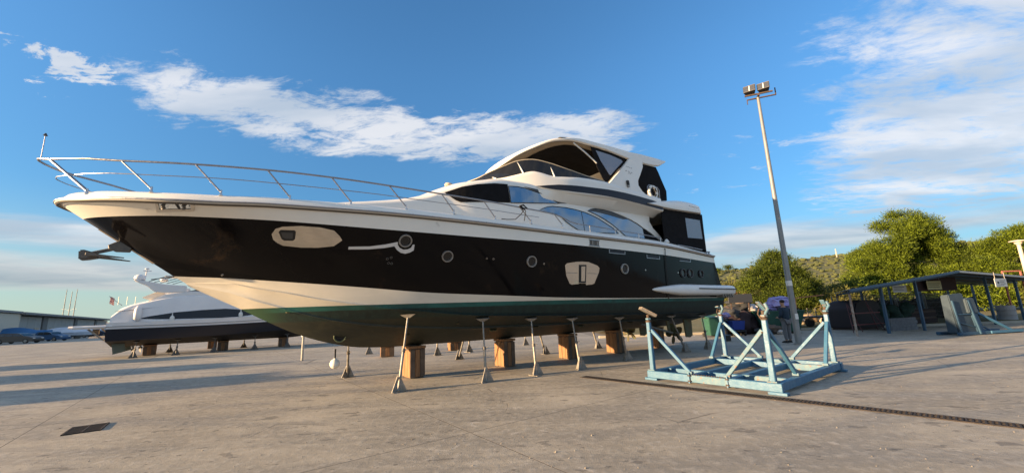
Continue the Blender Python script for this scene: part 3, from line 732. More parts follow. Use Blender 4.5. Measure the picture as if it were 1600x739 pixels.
seal(w4, W4, dh)
panel('blackout_corner', [(5.55,4.93),(5.70,5.0),(5.88,5.035),(6.25,5.04),(6.66,5.015),(7.15,4.915),(7.5,4.83),(7.2,4.80),(6.5,4.88),(5.9,4.93)], dh, DGREY, .018, parent=w4)
panel('mullion', [(6.30,4.70),(6.33,4.70),(6.36,4.64),(6.33,4.64)], dh, DGREY, .018, parent=w4)
# aft wing sweeping down to the side deck
f20 = lambda s, z: 2.0 - .1*(z-4.2) + .002
panel('aft_wing', [(7.60,4.84),(7.95,4.72),(8.20,4.60),(8.60,4.42),(9.04,4.18),(9.28,4.18),(9.05,4.40),(8.80,4.60),(8.66,4.85),(8.70,5.05),(8.9,5.22),(8.0,5.32),(7.3,5.35),(7.0,5.02)], f20, WHITE, .012, .10)
panel('aft_side_window', [(8.24,4.56),(8.62,4.38),(9.02,4.17),(8.24,4.13)], f20, BLACKF, .0, .04)

# flybridge
pf = pchip([(1.7,0),(1.75,.45),(1.9,.8),(2.1,1.1),(2.8,1.6),(3.8,2.0),(5,2.25),(7,2.35),(12,2.35)])
ffb = lambda s, z: pf(s) - .12*(z-5.3)
zc = pchip([(1.7,5.77),(1.94,5.76),(2.42,5.77),(2.91,5.88),(3.2,5.97),(3.45,6.02),(3.7,5.98),(4.11,5.89),(4.6,5.91),(5.1,5.95),(5.6,5.96),(6.2,5.95),(7,5.85),(9,5.72)])
zl = pchip([(1.7,5.62),(2.5,5.50),(3.5,5.44),(4.8,5.36),(6.1,5.38),(7.6,5.32),(8.95,5.20)])
def fb_s(i, n): return 1.7 + 7.3*(i/n)**1.5
mb = MB(); n = 64
for sd in (-1, 1):
    rows = []
    for i in range(n+1):
        s = fb_s(i, n); lo, hi = zl(s), zc(s); inn = min(dh(s, 5.2), ffb(s, lo))
        o2 = ffb(s, lo); mid = inn + (o2-inn)*.5
        zin = min(lo-.04, 5.16) if s > 3 else lo-.04
        row = [(inn-.02, zin-.12), (inn+(o2-inn)*.35, zin-.02), (inn+(o2-inn)*.75, lo-.025), (o2-.03, lo-.01), (o2, lo+.015)]
        for f in (.25, .5, .75): row.append((ffb(s, lo+(hi-lo)*f), lo+(hi-lo)*f))
        row += [(ffb(s, hi-.04), hi-.04), (max(0, ffb(s, hi)-.03), hi), (max(0, ffb(s, hi)-.10), hi), (max(0, ffb(s, hi)-.12), hi-.05), (max(0, ffb(s, hi)-.12), 5.55)]
        rows.append([(s, sd*max(0, a_), z) for a_, z in row])
    mb.grid(rows)
fly = mb.build('flybridge_coaming', WHITE, yacht, smooth=38)
mb = MB(); mb.cap([(fb_s(i, 40), -max(0, ffb(fb_s(i, 40), 5.6)-.08), 5.58) for i in range(41)] + [(fb_s(i, 40), max(0, ffb(fb_s(i, 40), 5.6)-.08), 5.58) for i in range(40, -1, -1)])
mb.build('flybridge_floor', mat('fly floor teak', (.16, .12, .08), .8), yacht)
BAND = [(3.44,5.50),(3.8,5.55),(4.19,5.60),(5.03,5.63),(6.18,5.66),(7.0,5.65),(7.66,5.62),(8.4,5.57),(9.04,5.50),(8.96,5.24),(8.3,5.29),(7.57,5.34),(6.8,5.38),(6.12,5.41),(5.4,5.41),(4.77,5.40),(4.1,5.42),(3.7,5.455)]
panel('dark_band', BAND, ffb, NAVY, .014, .03)
# tinted fly windscreen
zw = pchip([(1.75,5.80),(1.94,5.86),(2.14,6.0),(2.56,6.23),(2.95,6.39),(3.41,6.44),(3.94,6.36),(4.6,6.2),(5.4,6.05),(6.2,5.97)])
mb = MB()
for sd in (-1, 1):
    rows = []
    for i in range(41):
        s = 1.75 + 4.4*(i/40)**1.4; lo, hi = zc(s)-.02, max(zc(s)+.005, zw(s)); rk = .22*min(1, (hi-lo)/.5)*max(0, 1-(s-1.75)/3)
        rows.append([(s + rk*f, sd*max(0, ffb(s, lo)-.05-.10*f*(hi-lo)), lo+(hi-lo)*f) for f in (0, .33, .66, 1)])
    mb.grid(rows)
ws = mb.build('fly_windscreen', GLASSD, yacht, smooth=50)
mb = MB()
for sd in (-1, 1):
    mb.tube([(s + .22*min(1, (max(zc(s), zw(s))-zc(s))/.5)*max(0, 1-(s-1.75)/3), sd*max(0, ffb(s, zc(s))-.05-.10*(max(zc(s), zw(s))-zc(s))), max(zc(s)+.01, zw(s))+.01) for s in [1.75+4.4*(i/30)**1.4 for i in range(31)]], .014, 6)
mb.build('top_trim', mat('cream trim', (.55, .48, .36), .4), ws, smooth=50)
for s0_, s1_ in ((2.05, 2.38), (2.88, 3.14), (3.86, 4.12)):
    for sd in (-1, 1):
        a_ = (s1_, sd*(ffb(s1_, zc(s1_))-.03), zc(s1_)-.01); b_ = (s0_+.16, sd*(ffb(s0_, zw(s0_))-.06), zw(s0_)+.01)
        MB().beam(a_, b_, .03, .045, up=(0, 1, 0)).build('mullion', PLAST, ws)

# hardtop
fht = pchip([(3.02,.0),(3.08,.5),(3.28,1.0),(3.74,1.47),(4.48,1.80),(5.2,1.95),(9,2.0),(10.05,1.98)])
zu = pchip([(3.02,6.60),(3.1,6.68),(3.28,6.85),(3.74,7.10),(4.48,7.38),(5.1,7.48),(5.69,7.52),(6.8,7.52),(7.83,7.50),(8.6,7.53),(10.05,7.54)])
zd = pchip([(3.02,6.55),(3.28,6.74),(3.73,6.97),(4.47,7.26),(5.19,7.34),(6.42,7.31),(7.86,7.17),(8.8,7.14),(9.45,7.18),(10.05,7.46)])
mb = MB(); rows = []
for i in range(49):
    s = 3.02 + 7.03*(i/48)**1.25; a_, u_, d_ = fht(s), zu(s), zd(s); th = u_-d_
    half = [(0, d_+.07), (a_*.5, d_+.06), (max(0, a_-.16), d_+.03), (max(0, a_-.05), d_), (a_, d_+.03), (a_, d_+th*.6), (max(0, a_-.03), u_-.02), (max(0, a_-.12), u_), (a_*.7, u_+.04), (a_*.35, u_+.07), (0, u_+.08)]
    rows.append([(s, -x, z) for x, z in half] + [(s, x, z) for x, z in half[-2:0:-1]])
mb.grid(rows, close=True); mb.cap(rows[0]); mb.cap(rows[-1])
HT = mb.build('hardtop', WHITE, yacht, smooth=40)
rows = []
for i in range(31):
    s = 3.12 + 4.6*(i/30); a_ = max(.02, fht(s)-.10); rows.append([(s, a_*j/4, zd(s)+(.052-.028*abs(j)/4)) for j in range(-4, 5)])
MB().grid([[(p[0], p[1], p[2]-.03) for p in r_] for r_ in rows]).build('headliner', BEIGE, HT, smooth=60)
pc_ = [(4.42,0),(4.46,.45),(4.50,.80),(4.62,1.14),(4.82,1.45),(5.3,1.62),(7.9,1.62)]; zc_ = lambda s: zd(s)+.0
mb = MB(); mb.grid([[(s, -1.64*w*f, zd(s)-.016) for f in (-1, -.5, 0, .5, 1)] for s, w in ((4.44, .3), (4.5, .50), (4.6, .68), (4.75, .82), (5.0, .94), (5.3, 1), (6.4, 1), (7.8, 1))]); mb.build('ceiling_curtain', BLACKF, HT)
rows = []
for i in range(25):
    s = 4.55 + 3.5*(i/24); e = .09*math.sin(math.pi*min(1, max(0, i/24)))**.5
    rows.append([(s, x, zu(s)-.01+(e+.02)*(1-abs(x/1.865)**10)) for x in (-1.86, -1.80, -1, 0, 1, 1.80, 1.86)])
MB().grid(rows).build('sunroof_canvas', BLACKF, HT, smooth=60)
for sd in (-1, 1):
    MB().tube([(5.15, sd*1.86, 7.30), (5.6, sd*1.93, 7.02), (6.06, sd*1.98, 6.70)], .026, 8).build('roof_strut', PLAST, yacht, smooth=60)
    # radar arch side
    M_ = MB(); patch(M_, [(6.35,5.93),(6.9,6.42),(7.4,6.86),(7.72,7.16),(8.42,7.16),(8.36,6.9),(8.12,6.55),(7.92,6.28),(7.88,6.08),(8.05,5.86),(8.3,5.72),(8.6,5.66),(8.6,5.60),(6.35,5.60)], lambda s, z: ffb(s, z)-.03, .0, .10, .35, sd)
    M_.build('arch_side', WHITE, yacht, merge=0, recalc=False)
arch_f = lambda s, z: ffb(s, z)-.03
tri = panel('side_curtain', [(5.90,7.30),(6.9,7.27),(7.95,7.14),(7.2,6.68),(6.42,5.98),(6.1,6.55)], lambda s, z: 2.0-.06*(z-6), BLACKF, .0, .02)
panel('clear_window', [(6.12,7.20),(6.8,7.17),(7.40,7.08),(7.48,7.02),(7.15,6.74),(6.72,6.36),(6.66,6.36),(6.3,6.84)], lambda s, z: 2.0-.06*(z-6), CLEARV, .010, .008, parent=tri)
# script lettering on the arch: thin dark strokes
INK = mat('dark lettering', (.06, .06, .07), .5)
for k, (s0_, z0_, ln) in enumerate([(7.38,6.74,.07),(7.48,6.74,.05),(7.56,6.73,.06),(7.65,6.72,.05),(7.30,6.56,.10),(7.44,6.55,.10),(7.58,6.53,.09),(7.42,6.48,.16)]):
    panel('lettering', [(s0_, z0_), (s0_+ln*.5, z0_+.035), (s0_+ln, z0_+.01), (s0_+ln, z0_-.005), (s0_+ln*.5, z0_+.018), (s0_, z0_-.012)], arch_f, INK, .004, .003, cell=.2)
lt = frame_at(7.27, 6.07, arch_f)
nl = MB().box(-.05, .05, -.09, .09, 0, .07).xf(lt).build('navigation_light', RUBBER, yacht, bevel=.012)
MB().box(-.05, .05, -.16, -.09, 0, .05).xf(lt).build('light_bracket', GALV, nl)
# curtains: far side and aft of the fly deck, aft flare
panel('side_curtain', [(4.2,5.95),(4.6,7.2),(8.9,7.15),(8.9,5.7)], lambda s, z: 1.72, BLACKF, .0, .02).location = (0, 3.44, 0)
panel('aft_curtain', [(8.50,7.13),(9.42,7.15),(9.55,6.98),(9.93,6.23),(9.90,5.84),(8.3,5.80),(8.12,5.95),(7.98,6.15),(8.08,6.42),(8.36,6.85)], lambda s, z: 1.93, BLACKF, .0, .02)
MB().add([(9.42,-1.94,7.16),(9.42,1.94,7.16),(9.93,1.94,6.23),(9.93,-1.94,6.23),(9.90,1.94,5.84),(9.90,-1.94,5.84)], [(0,1,2,3),(3,2,4,5)]).build('aft_curtain', BLACKF, yacht)
# fly rail with lifebuoy
lr = MB().tube([(8.50,-2.12,5.66),(8.52,-2.12,6.16),(8.62,-2.12,6.24),(9.10,-2.12,6.20),(9.20,-2.12,6.10),(9.18,-2.12,5.62)], .022, 8).build('aft_rail', STEEL, yacht, smooth=60)
M = Matrix.Translation((8.76, -2.17, 5.96)) @ Matrix.Rotation(R(90), 4, 'X')
lb = MB(); vs = []; fs = []
for k in range(24):
    a_ = 2*math.pi*k/24
    for j in range(8):
        b_ = 2*math.pi*j/8; vs.append(((.215+.065*math.cos(b_))*math.cos(a_), (.215+.065*math.cos(b_))*math.sin(a_), .05*math.sin(b_)))
for k in range(24):
    for j in range(8): fs.append((k*8+j, k*8+(j+1) % 8, ((k+1) % 24)*8+(j+1) % 8, ((k+1) % 24)*8+j))
ob = lb.add(vs, fs).xf(M).build('lifebuoy', FENDER, yacht, smooth=60)
for k in range(4):
    a_ = k*math.pi/2+.6; MB().tube([((.285)*math.cos(a_-.5), .285*math.sin(a_-.5), .02), (.12*math.cos(a_), .12*math.sin(a_), .05), (.285*math.cos(a_+.5), .285*math.sin(a_+.5), .02)], .018, 6).xf(M).build('grab_line', RUBBER, ob)
# aft roof over the cockpit
zt = pchip([(8.1,5.40),(8.4,5.48),(9.0,5.62),(9.55,5.69),(10.1,5.76),(10.64,5.78),(11.54,5.72),(11.68,5.6)]); zb = pchip([(8.1,5.38),(8.4,5.36),(9.5,5.33),(11.6,5.36),(11.68,5.36)])
rows = []
for i in range(25):
    s = 8.1 + 3.6*i/24; a_ = 2.40 - .25*max(0, (s-11.3)/.4)**2; u_, d_ = zt(s), zb(s); th = u_-d_
    half = [(0, d_), (a_*.6, d_), (a_-.12, d_), (a_, d_+.02), (a_+.01, d_+th*.3), (a_-.03, d_+th*.8), (a_-.12, u_), (a_*.6, u_+.03), (0, u_+.05)]
    rows.append([(s, -x, z) for x, z in half] + [(s, x, z) for x, z in half[-2:0:-1]])
mb = MB().grid(rows, close=True); mb.cap(rows[0]); mb.cap(rows[-1]); mb.build('cockpit_roof', WHITE, yacht, smooth=40)
for k in range(7):
    s = 10.62 + k*.1; panel('lettering', [(s, 5.60-k*.004), (s+.06, 5.60-k*.004), (s+.06, 5.585-k*.004), (s, 5.585-k*.004)], lambda s_, z: 2.395, INK, .008, .004)
ck = panel('cockpit_curtain', [(8.97,5.36),(11.66,5.36),(11.62,3.86),(9.0,3.98)], lambda s, z: 2.28, BLACKF, .0, .03)
cw = panel('clear_window', [(10.44,5.10),(11.42,5.10),(11.46,4.33),(10.46,4.31)], lambda s, z: 2.28, CLEARV, .010, .008, parent=ck)
MB().box(11.60, 11.64, -2.28, 2.28, 3.75, 5.36).build('cockpit_curtain', BLACKF, yacht)
MB().box(8.97, 11.64, 2.25, 2.28, 3.86, 5.36).build('cockpit_curtain', BLACKF, yacht)
MB().box(8.30, 8.34, -1.9, 1.9, 4.0, 5.3).build('aft_bulkhead', BLACKF, yacht)
# small things on the aft deck edge
for s in (11.45, 11.62): MB().lathe([(.03, 0), (.05, .03), (.03, .06), (.03, .10), (.06, .12), (.04, .15)], 12, (s, -2.38, 3.66)).build('mooring_cleat', STEEL, yacht, smooth=40)
MB().lathe([(.08, 0), (.10, .05), (.06, .12), (.03, .16)], 12, (8.93, -2.40, 3.96)).build('deck_roller', PLAST, yacht, smooth=40)
MB().tube([(9.5,-2.45,3.93),(10.2,-2.44,3.90),(11.1,-2.42,3.84)], .02, 8).build('toe_rail', STEEL, yacht, smooth=50)
# antennas
MB().tube([(9.35, .3, 7.58), (9.33, .3, 8.15), (9.30, .3, 8.62)], .016, 6, r2=.008).build('aerial', PLAST, yacht, smooth=60)
MB().lathe([(.10, 0), (.13, .05), (.11, .09), (.03, .11)], 12, (1.2, -.3, 5.62)).build('horn', mat('cream plastic', (.6, .5, .38), .5), yacht, smooth=50)

# ---- rails
def srail(s, inset=.12): return max(.0, cv['S'][0](max(s, -7.1))-inset)
TOP = [(-7.2,4.89),(-6.7,4.86),(-6.02,4.785),(-4.86,4.76),(-3.65,4.77),(-2.44,4.75),(-1.21,4.70),(.07,4.64),(1.22,4.60),(2.36,4.54),(3.56,4.47),(3.9,4.40),(4.19,4.29),(4.53,4.25)]
MIDR = [(-6.95,4.585),(-6.2,4.54),(-5.2,4.50),(-4.2,4.50),(-2.9,4.49),(-1.6,4.47),(-.3,4.42),(.9,4.39),(2.1,4.35),(3.1,4.31)]
prail = pchip([(-7.48,0),(-7.44,.17),(-7.28,.36),(-6.9,.68),(-6.5,.98),(-6.02,1.27),(-4.86,1.74),(-3.65,1.98),(-2.44,2.15),(-1.21,2.29),(.07,2.40),(2.36,2.50),(4.5,2.53),(8.46,2.47)])
rl = MB(); tz = pchip([(-7.48,4.96)] + TOP)
ss_ = [-7.48+.0008, -7.47, -7.44, -7.38, -7.28, -7.1, -6.9, -6.6, -6.3] + [-6.02+.35*k for k in range(31)]
pp = [(s, -prail(s), tz(s)) for s in ss_]
rl.tube([(s, -y_, z) for s, y_, z in [(p[0], p[1], p[2]) for p in pp[::-1]]] + [(p[0], p[1], p[2]) for p in pp[1:]], .021, 8)
bowrail = rl.build('bow_rail', STEEL, yacht, smooth=60)
mzr = pchip([(-7.2,4.62)] + MIDR); mm = pchip([(-7.2,0),(-7.16,.18),(-7.0,.42),(-6.6,.85),(-6.2,1.16),(-5.2,1.62),(-4.2,1.90),(-2.9,2.09),(-1.6,2.24),(-.3,2.37),(.9,2.44),(3.1,2.52)])
sm = [-7.2+.001, -7.18, -7.12, -7.0, -6.8, -6.5] + [-6.2+.4*k for k in range(24)]
MB().tube([(s, mm(s), mzr(s)) for s in sm[::-1]] + [(s, -mm(s), mzr(s)) for s in sm[1:]], .009, 6).build('lower_rail', STEEL, bowrail, smooth=60)
BASE = [(-6.51,.88),(-5.49,1.53),(-4.40,1.84),(-3.21,2.04),(-2.02,2.20),(-.80,2.33),(.39,2.42),(1.57,2.47),(2.72,2.51),(3.85,2.53)]
TPS = [-7.20,-6.02,-4.86,-3.65,-2.44,-1.21,.07,1.22,2.36,3.56]
for sd in (-1, 1):
    for (s, o_), s2 in zip(BASE, TPS):
        zb_ = 4.17 if s < 1 else 4.12
        st_ = MB().tube([(s, sd*o_, zb_+.05), (s2, sd*prail(s2), tz(s2))], .016 if s > -6 else .028, 8).build('stanchion', STEEL, bowrail, smooth=60)
        MB().lathe([(.035, -.02), (.035, .0), (.02, .02), (.02, .09), (.012, .10)], 10, (s, sd*o_, zb_-.0)).build('stanchion_foot', PLAST if False else CHROME, bowrail, smooth=50)
for sd in (-1, 1):
    ar = MB().tube([(4.53, sd*2.53, 4.25), (4.99, sd*2.53, 4.25), (6.14, sd*2.51, 4.21), (7.3, sd*2.49, 4.18), (8.46, sd*2.47, 4.12)], .016, 8).build('side_rail', STEEL, yacht, smooth=60)
    for s, zt_ in ((4.99, 4.25), (6.13, 4.21), (7.28, 4.18), (8.45, 4.12)):
        MB().tube([(s, sd*2.5, 3.95), (s, sd*2.5, zt_)], .015, 8).build('stanchion', PLAST, ar, smooth=60)
js = MB().tube([(-7.46, 0, 4.95), (-7.46, -.0, 5.22), (-7.46, -.0, 5.50)], .008, 8).build('jackstaff', STEEL, yacht, smooth=60)
MB().lathe([(.02, 0), (.035, .01), (.02, .04), (.01, .06)], 10, (-7.46, 0, 5.49)).build('staff_cap', DGREY, js)
MB().tube([(2.43,-2.52,4.56),(2.46,-2.56,4.46),(2.36,-2.55,4.33),(2.2,-2.5,4.18),(1.95,-2.46,4.16),(1.8,-2.42,4.17)], .012, 6).build('mooring_rope', ROPE, yacht, smooth=60)
MB().tube([(2.40,-2.52,4.57),(2.52,-2.55,4.45),(2.50,-2.54,4.3),(2.48,-2.52,4.16)], .012, 6).build('mooring_rope', ROPE, yacht, smooth=60)
MB().tube([(2.33,-2.54,4.56),(2.44,-2.56,4.60),(2.58,-2.54,4.53),(2.45,-2.50,4.50),(2.36,-2.53,4.55)], .024, 6).build('mooring_rope', ROPE, yacht, smooth=60)

# ============================================================ SUPPORTS
YR = Matrix.Translation((-3.10, 11.54, 0)) @ Matrix.Rotation(YA, 4, 'Z')
def yw(s, off, z): return YR @ Vector((s, -off, z))
def jack(foot, top, name='jack_stand', fin=.20, label='', group='jack stands under the big yacht', pad=True, m=None):
    """pole from foot (x,y) to the pad at top (x,y,z)"""
    m = m or GALV; f = Vector((foot[0], foot[1], 0)); tp = Vector(top); root = thing(name, label, 'jack stand', f, random.uniform(0, 1), group)
    A_ = root.matrix_basis.inverted() if False else (Matrix.Translation(f) @ Matrix.Rotation(root.rotation_euler.z, 4, 'Z')).inverted()
    L = lambda p: A_ @ Vector(p)
    a_ = f + Vector((0, 0, .02)); d = tp - a_; mid = a_ + d*.52
    MB().tube([L(a_), L(mid)], .034, 10).build('outer_tube', m, root, smooth=50)
    MB().tube([L(mid-d*.05), L(tp-d.normalized()*.05)], .022, 10).build('inner_tube', m, root, smooth=50)
    c = MB().tube([L(mid-d.normalized()*.05), L(mid+d.normalized()*.03)], .048, 10).build('collar', DARKM, root, smooth=50)
    MB().tube([L(mid), L(mid + Vector((.10, -.05, .02)))], .010, 6).build('handle', DARKM, c, smooth=50)
    for k in range(3):
        an = k*2*math.pi/3; v = Vector((math.cos(an), math.sin(an), 0)); w = Vector((-v.y, v.x, 0))*.008
        p = [f+v*.03+Vector((0, 0, .012)), f+v*fin+Vector((0, 0, .012)), f+v*.03+Vector((0, 0, .36))+d.normalized()*0]
        MB().add([tuple(a_mul(A_, q_-w)) for q_ in p] + [tuple(a_mul(A_, q_+w)) for q_ in p], [(0, 1, 2), (5, 4, 3), (0, 3, 4, 1), (1, 4, 5, 2), (2, 5, 3, 0)]).build('fin', m, root)
    MB().lathe([(fin+.03, 0), (fin+.03, .012), (.06, .014)], 3).build('base_plate', m, root)
    if pad:
        u = MB(); n = 10
        u.add([tuple(L(tp + Vector((x, y, z)))) for x, y, z in [(-.17, -.07, .0), (.17, -.07, .0), (.17, .07, .035), (-.17, .07, .035), (-.05, -.03, -.07), (.05, -.03, -.07), (.05, .03, -.06), (-.05, .03, -.06)]], [(0, 1, 2, 3), (7, 6, 5, 4), (0, 4, 5, 1), (1, 5, 6, 2), (2, 6, 7, 3), (3, 7, 4, 0)])
        u.build('pad', m, root)
    return root
def a_mul(A_, p): return A_ @ Vector(p)
def hull_under(s, off):
    h = HULL.ray_cast(Vector((s, -off, -1)), Vector((0, 0, 1))); return h[0].z if h[0] is not None else 1.2
order = ['nearest the bow', 'second', 'third', 'fourth', 'fifth', 'sixth', 'seventh and nearest the stern']
JP = [((-2.70, 9.49), -.48, 1.60), ((-.77, 10.35), 1.42, 1.93), ((.52, 11.18), 2.9, 2.05), ((1.83, 11.95), 4.35, 2.12), ((3.62, 13.55), 6.35, 2.15), ((6.31, 15.4), 9.05, 2.15), ((7.55, 16.24), 11.2, 2.0)]
LBL = ['tall grey jack stand nearest the camera, beside the first keel block', 'grey jack stand between the first and second orange keel blocks, near side', 'grey near side jack stand just left of the third keel block',
       'grey jack stand just right of the third keel block, near side', 'grey jack stand right of the fourth keel block, near side', 'leaning grey jack stand beside the propellers under the stern', 'last leaning grey jack stand under the stern corner of the black yacht']
for (ft, s, off), lb_ in zip(JP, LBL):
    z = hull_under(s, off) - .045; jack(ft, yw(s, off, z), label=lb_)
for ft, s, off, lb_ in [((-4.94, 12.12), -1.35, -.85, 'thin grey jack stand leaning in under the forefoot on the far side'), ((-2.21, 15.84), 3.0, -2.0, 'far side jack stand seen between the first two keel blocks'),
                        ((1.16, 16.57), 6.0, -1.95, 'far side jack stand with lit triangular foot left of the third keel block'), ((3.60, 18.2), 9.0, -2.0, 'far side jack stand with pale flared foot between third and fourth keel blocks')]:
    jack(ft, yw(s, off, hull_under(s, off)-.045), label=lb_)
for ft, h, lb_ in [((-6.99, 19.53), 1.0, 'spare jack stand standing left of the spare orange block'), ((-3.39, 17.68), 1.05, 'spare jack stand standing in the sun between the two spare orange blocks'), ((-2.13, 18.62), .95, 'spare jack stand just right of the farther spare orange block'), ((.49, 21.45), .9, 'spare dark jack stand standing far behind the keel')]:
    jack(ft, (ft[0]+.02, ft[1], h), label=lb_, group='spare jack stands behind the big yacht')
# short white post left of the forefoot
sp_ = thing('marker_post', 'short whitish post standing alone left of the yacht forefoot', 'post', (-9.14, 17.6, 0))
MB().lathe([(.05, 0), (.05, .7), (.045, .72), (.045, 1.0)], 12).build('post', mat('chalky white post', (.5, .48, .42), .8, c2=(.32, .3, .26), nscale=9), sp_, smooth=40)
MB().lathe([(.07, .98), (.09, 1.0), (.09, 1.10), (.03, 1.14)], 12).build('cap', PLAST, sp_, smooth=40)
# white ball fender hanging under the forefoot
fp = yw(-1.86, .18, .83)
fd = thing('ball_fender', 'white ball fender hanging under the yacht forefoot', 'fender', (fp.x, fp.y, fp.z-.26))
MB().lathe([(.01, -.12), (.07, -.10), (.115, -.04), (.12, .02), (.095, .08), (.04, .115), (.03, .135)], 16).build('ball', FENDER, fd, smooth=60)
MB().tube([(0, 0, .12), (0, 0, .36)], .02, 6).build('lanyard', ROPE, fd)

# keel blocks
def block(loc, rz, w, d, h, label, group, lean=0):
    r_ = thing('keel_block', label, 'support block', loc, rz, group)
    cz = h - .07
    MB().box(-w/2+.025, w/2-.025, -d/2+.025, d/2-.025, 0, cz).build('core', CONCB, r_, bevel=.015)
    for sx in (-1, 1):
        for k in range(3):
            y0 = -d/2 + .0 + k*(d/3)+.006; y1 = -d/2 + (k+1)*(d/3)-.006; zt_ = cz - random.uniform(.0, .05)
            MB().box(sx*(w/2-.024), sx*(w/2+.006), y0, y1, .01+random.uniform(0, .03), zt_).build('board', WOOD, r_, bevel=.004)
    for sy in (-1, 1):
        for k in range(3):
            x0 = -w/2 + k*(w/3)+.006; x1 = -w/2+(k+1)*(w/3)-.006; zt_ = cz - random.uniform(.0, .05)
            MB().box(x0, x1, sy*(d/2-.024), sy*(d/2+.006), .01+random.uniform(0, .03), zt_).build('board', WOOD if k % 2 else CONCB, r_, bevel=.004)
    MB().box(-w/2-.02, w/2+.02, -d/2-.02, d/2+.02, cz, h).build('cap_timber', WOOD, r_, bevel=.01)
    return r_
KB = [(.12, 'tall orange-brown keel block nearest the camera behind the first jack stand'), (3.15, 'second keel block from the bow, glowing orange on its left face'), (5.83, 'third keel block from the bow, solid orange timber face'), (8.25, 'fourth keel block from the bow, paler yellow boards'), (10.75, 'last keel block near the propellers, mostly in shade')]
for s, lb_ in KB:
    p = yw(s+.12, 0, 0); block((p.x, p.y, 0), YA + R(5), .44, .52, .855, lb_, 'keel blocks under the big yacht')
block((-5.62, 17.95, 0), R(20), .55, .45, .48, 'low spare orange block behind the yacht forefoot', 'spare blocks behind the yacht')
block((-2.95, 19.9, 0), R(25), .60, .45, .45, 'low spare block farther back, right of the first spare one', 'spare blocks behind the yacht')

# ============================================================ CRADLE
c1 = Vector((4.81, 7.71, 0)); eu = Vector((-1.62, 2.23, 0)).normalized(); ang_c = math.atan2(eu.y, eu.x) + R(2)
CU, CV_ = 2.76, 3.82
cr_ = thing('boat_cradle', 'pale blue steel boat cradle with four braced posts on the concrete', 'boat cradle', c1, ang_c)
# local: x = u (towards the left front corner), y = -v (v towards the far right corner)
def cl_(u, v, z): return (u, -v, z)
def cbeam(name, a_, b_, w, h, m=BLUEP, par=None, bev=.008):
    return MB().beam(cl_(*a_), cl_(*b_), w, h).build(name, m, par or cr_, bevel=bev)
BHt, BZ = .155, .13
cbeam('front_beam', (-.03, .05, BZ), (.93, .05, BZ), .12, BHt)
cbeam('sliding_beam', (.945, .055, BZ-.005), (1.735, .055, BZ-.005), .10, .15, BLUEW)
cbeam('front_beam', (1.75, .05, BZ), (2.79, .05, BZ), .12, BHt)
cbeam('back_beam', (-.03, CV_-.05, BZ), (1.0, CV_-.05, BZ), .12, BHt); cbeam('back_beam', (1.7, CV_-.05, BZ), (2.79, CV_-.05, BZ), .12, BHt)
cbeam('sliding_beam', (1.0, CV_-.05, BZ), (1.7, CV_-.05, BZ), .10, .15, BLUEW)
cbeam('side_beam', (.05, .12, BZ+.002), (.05, CV_-.12, BZ+.002), .12, BHt-.004); cbeam('side_beam', (CU-.05, .12, BZ+.002), (CU-.05, CV_-.12, BZ+.002), .12, BHt-.004)
for v in (.72, CV_-.72):
    cbeam('cross_beam', (.12, v, BZ), (.95, v, BZ), .10, .15, BLUEW); cbeam('cross_beam', (1.75, v, BZ), (CU-.12, v, BZ), .10, .15); cbeam('cross_beam', (.95, v, BZ-.004), (1.75, v, BZ-.004), .085, .13)
for u in (.95, 1.75): cbeam('centre_beam', (u, .12, BZ-.002), (u, CV_-.12, BZ-.002), .10, .14)
for u, v in ((.06, .05), (CU-.06, .05), (.06, CV_-.05), (CU-.06, CV_-.05)):
    MB().box(u-.16, u+.16, -v-.07, -v+.07, 0, .052).build('foot', BLUEP, cr_, bevel=.006)
bt = MB()
for k in range(13):
    bt.lathe([(.017, 0), (.017, .014), (.006, .018)], 6, cl_(1.0+k*.055, .055, BZ+.07))
bt.build('bolt_row', RUSTY, cr_)
for u in (.937, 1.743): MB().box(u-.012, u+.012, -.05-.085, -.05+.085, .03, .25).build('joint_flange', BLUEP, cr_)
for u in (.94, 1.74):
    for z_ in (.08, .19): MB().tube([(u-.03, .03, z_), (u+.03, .03, z_)], .014, 6).build('bolt', RUSTY, cr_)
PO = [(.13, .08, 'tilt', (.95, .06), (.08, 1.10)), (CU-.08, .08, 'pad', (1.75, .06), None), (.10, CV_-.10, 'hook', (1.0, CV_-.06), (.07, 2.95)), (CU-.10, CV_-.10, 'pad2', (1.75, CV_-.06), (CU-.07, 2.95))]
def col_(name, poly, m, par): return None
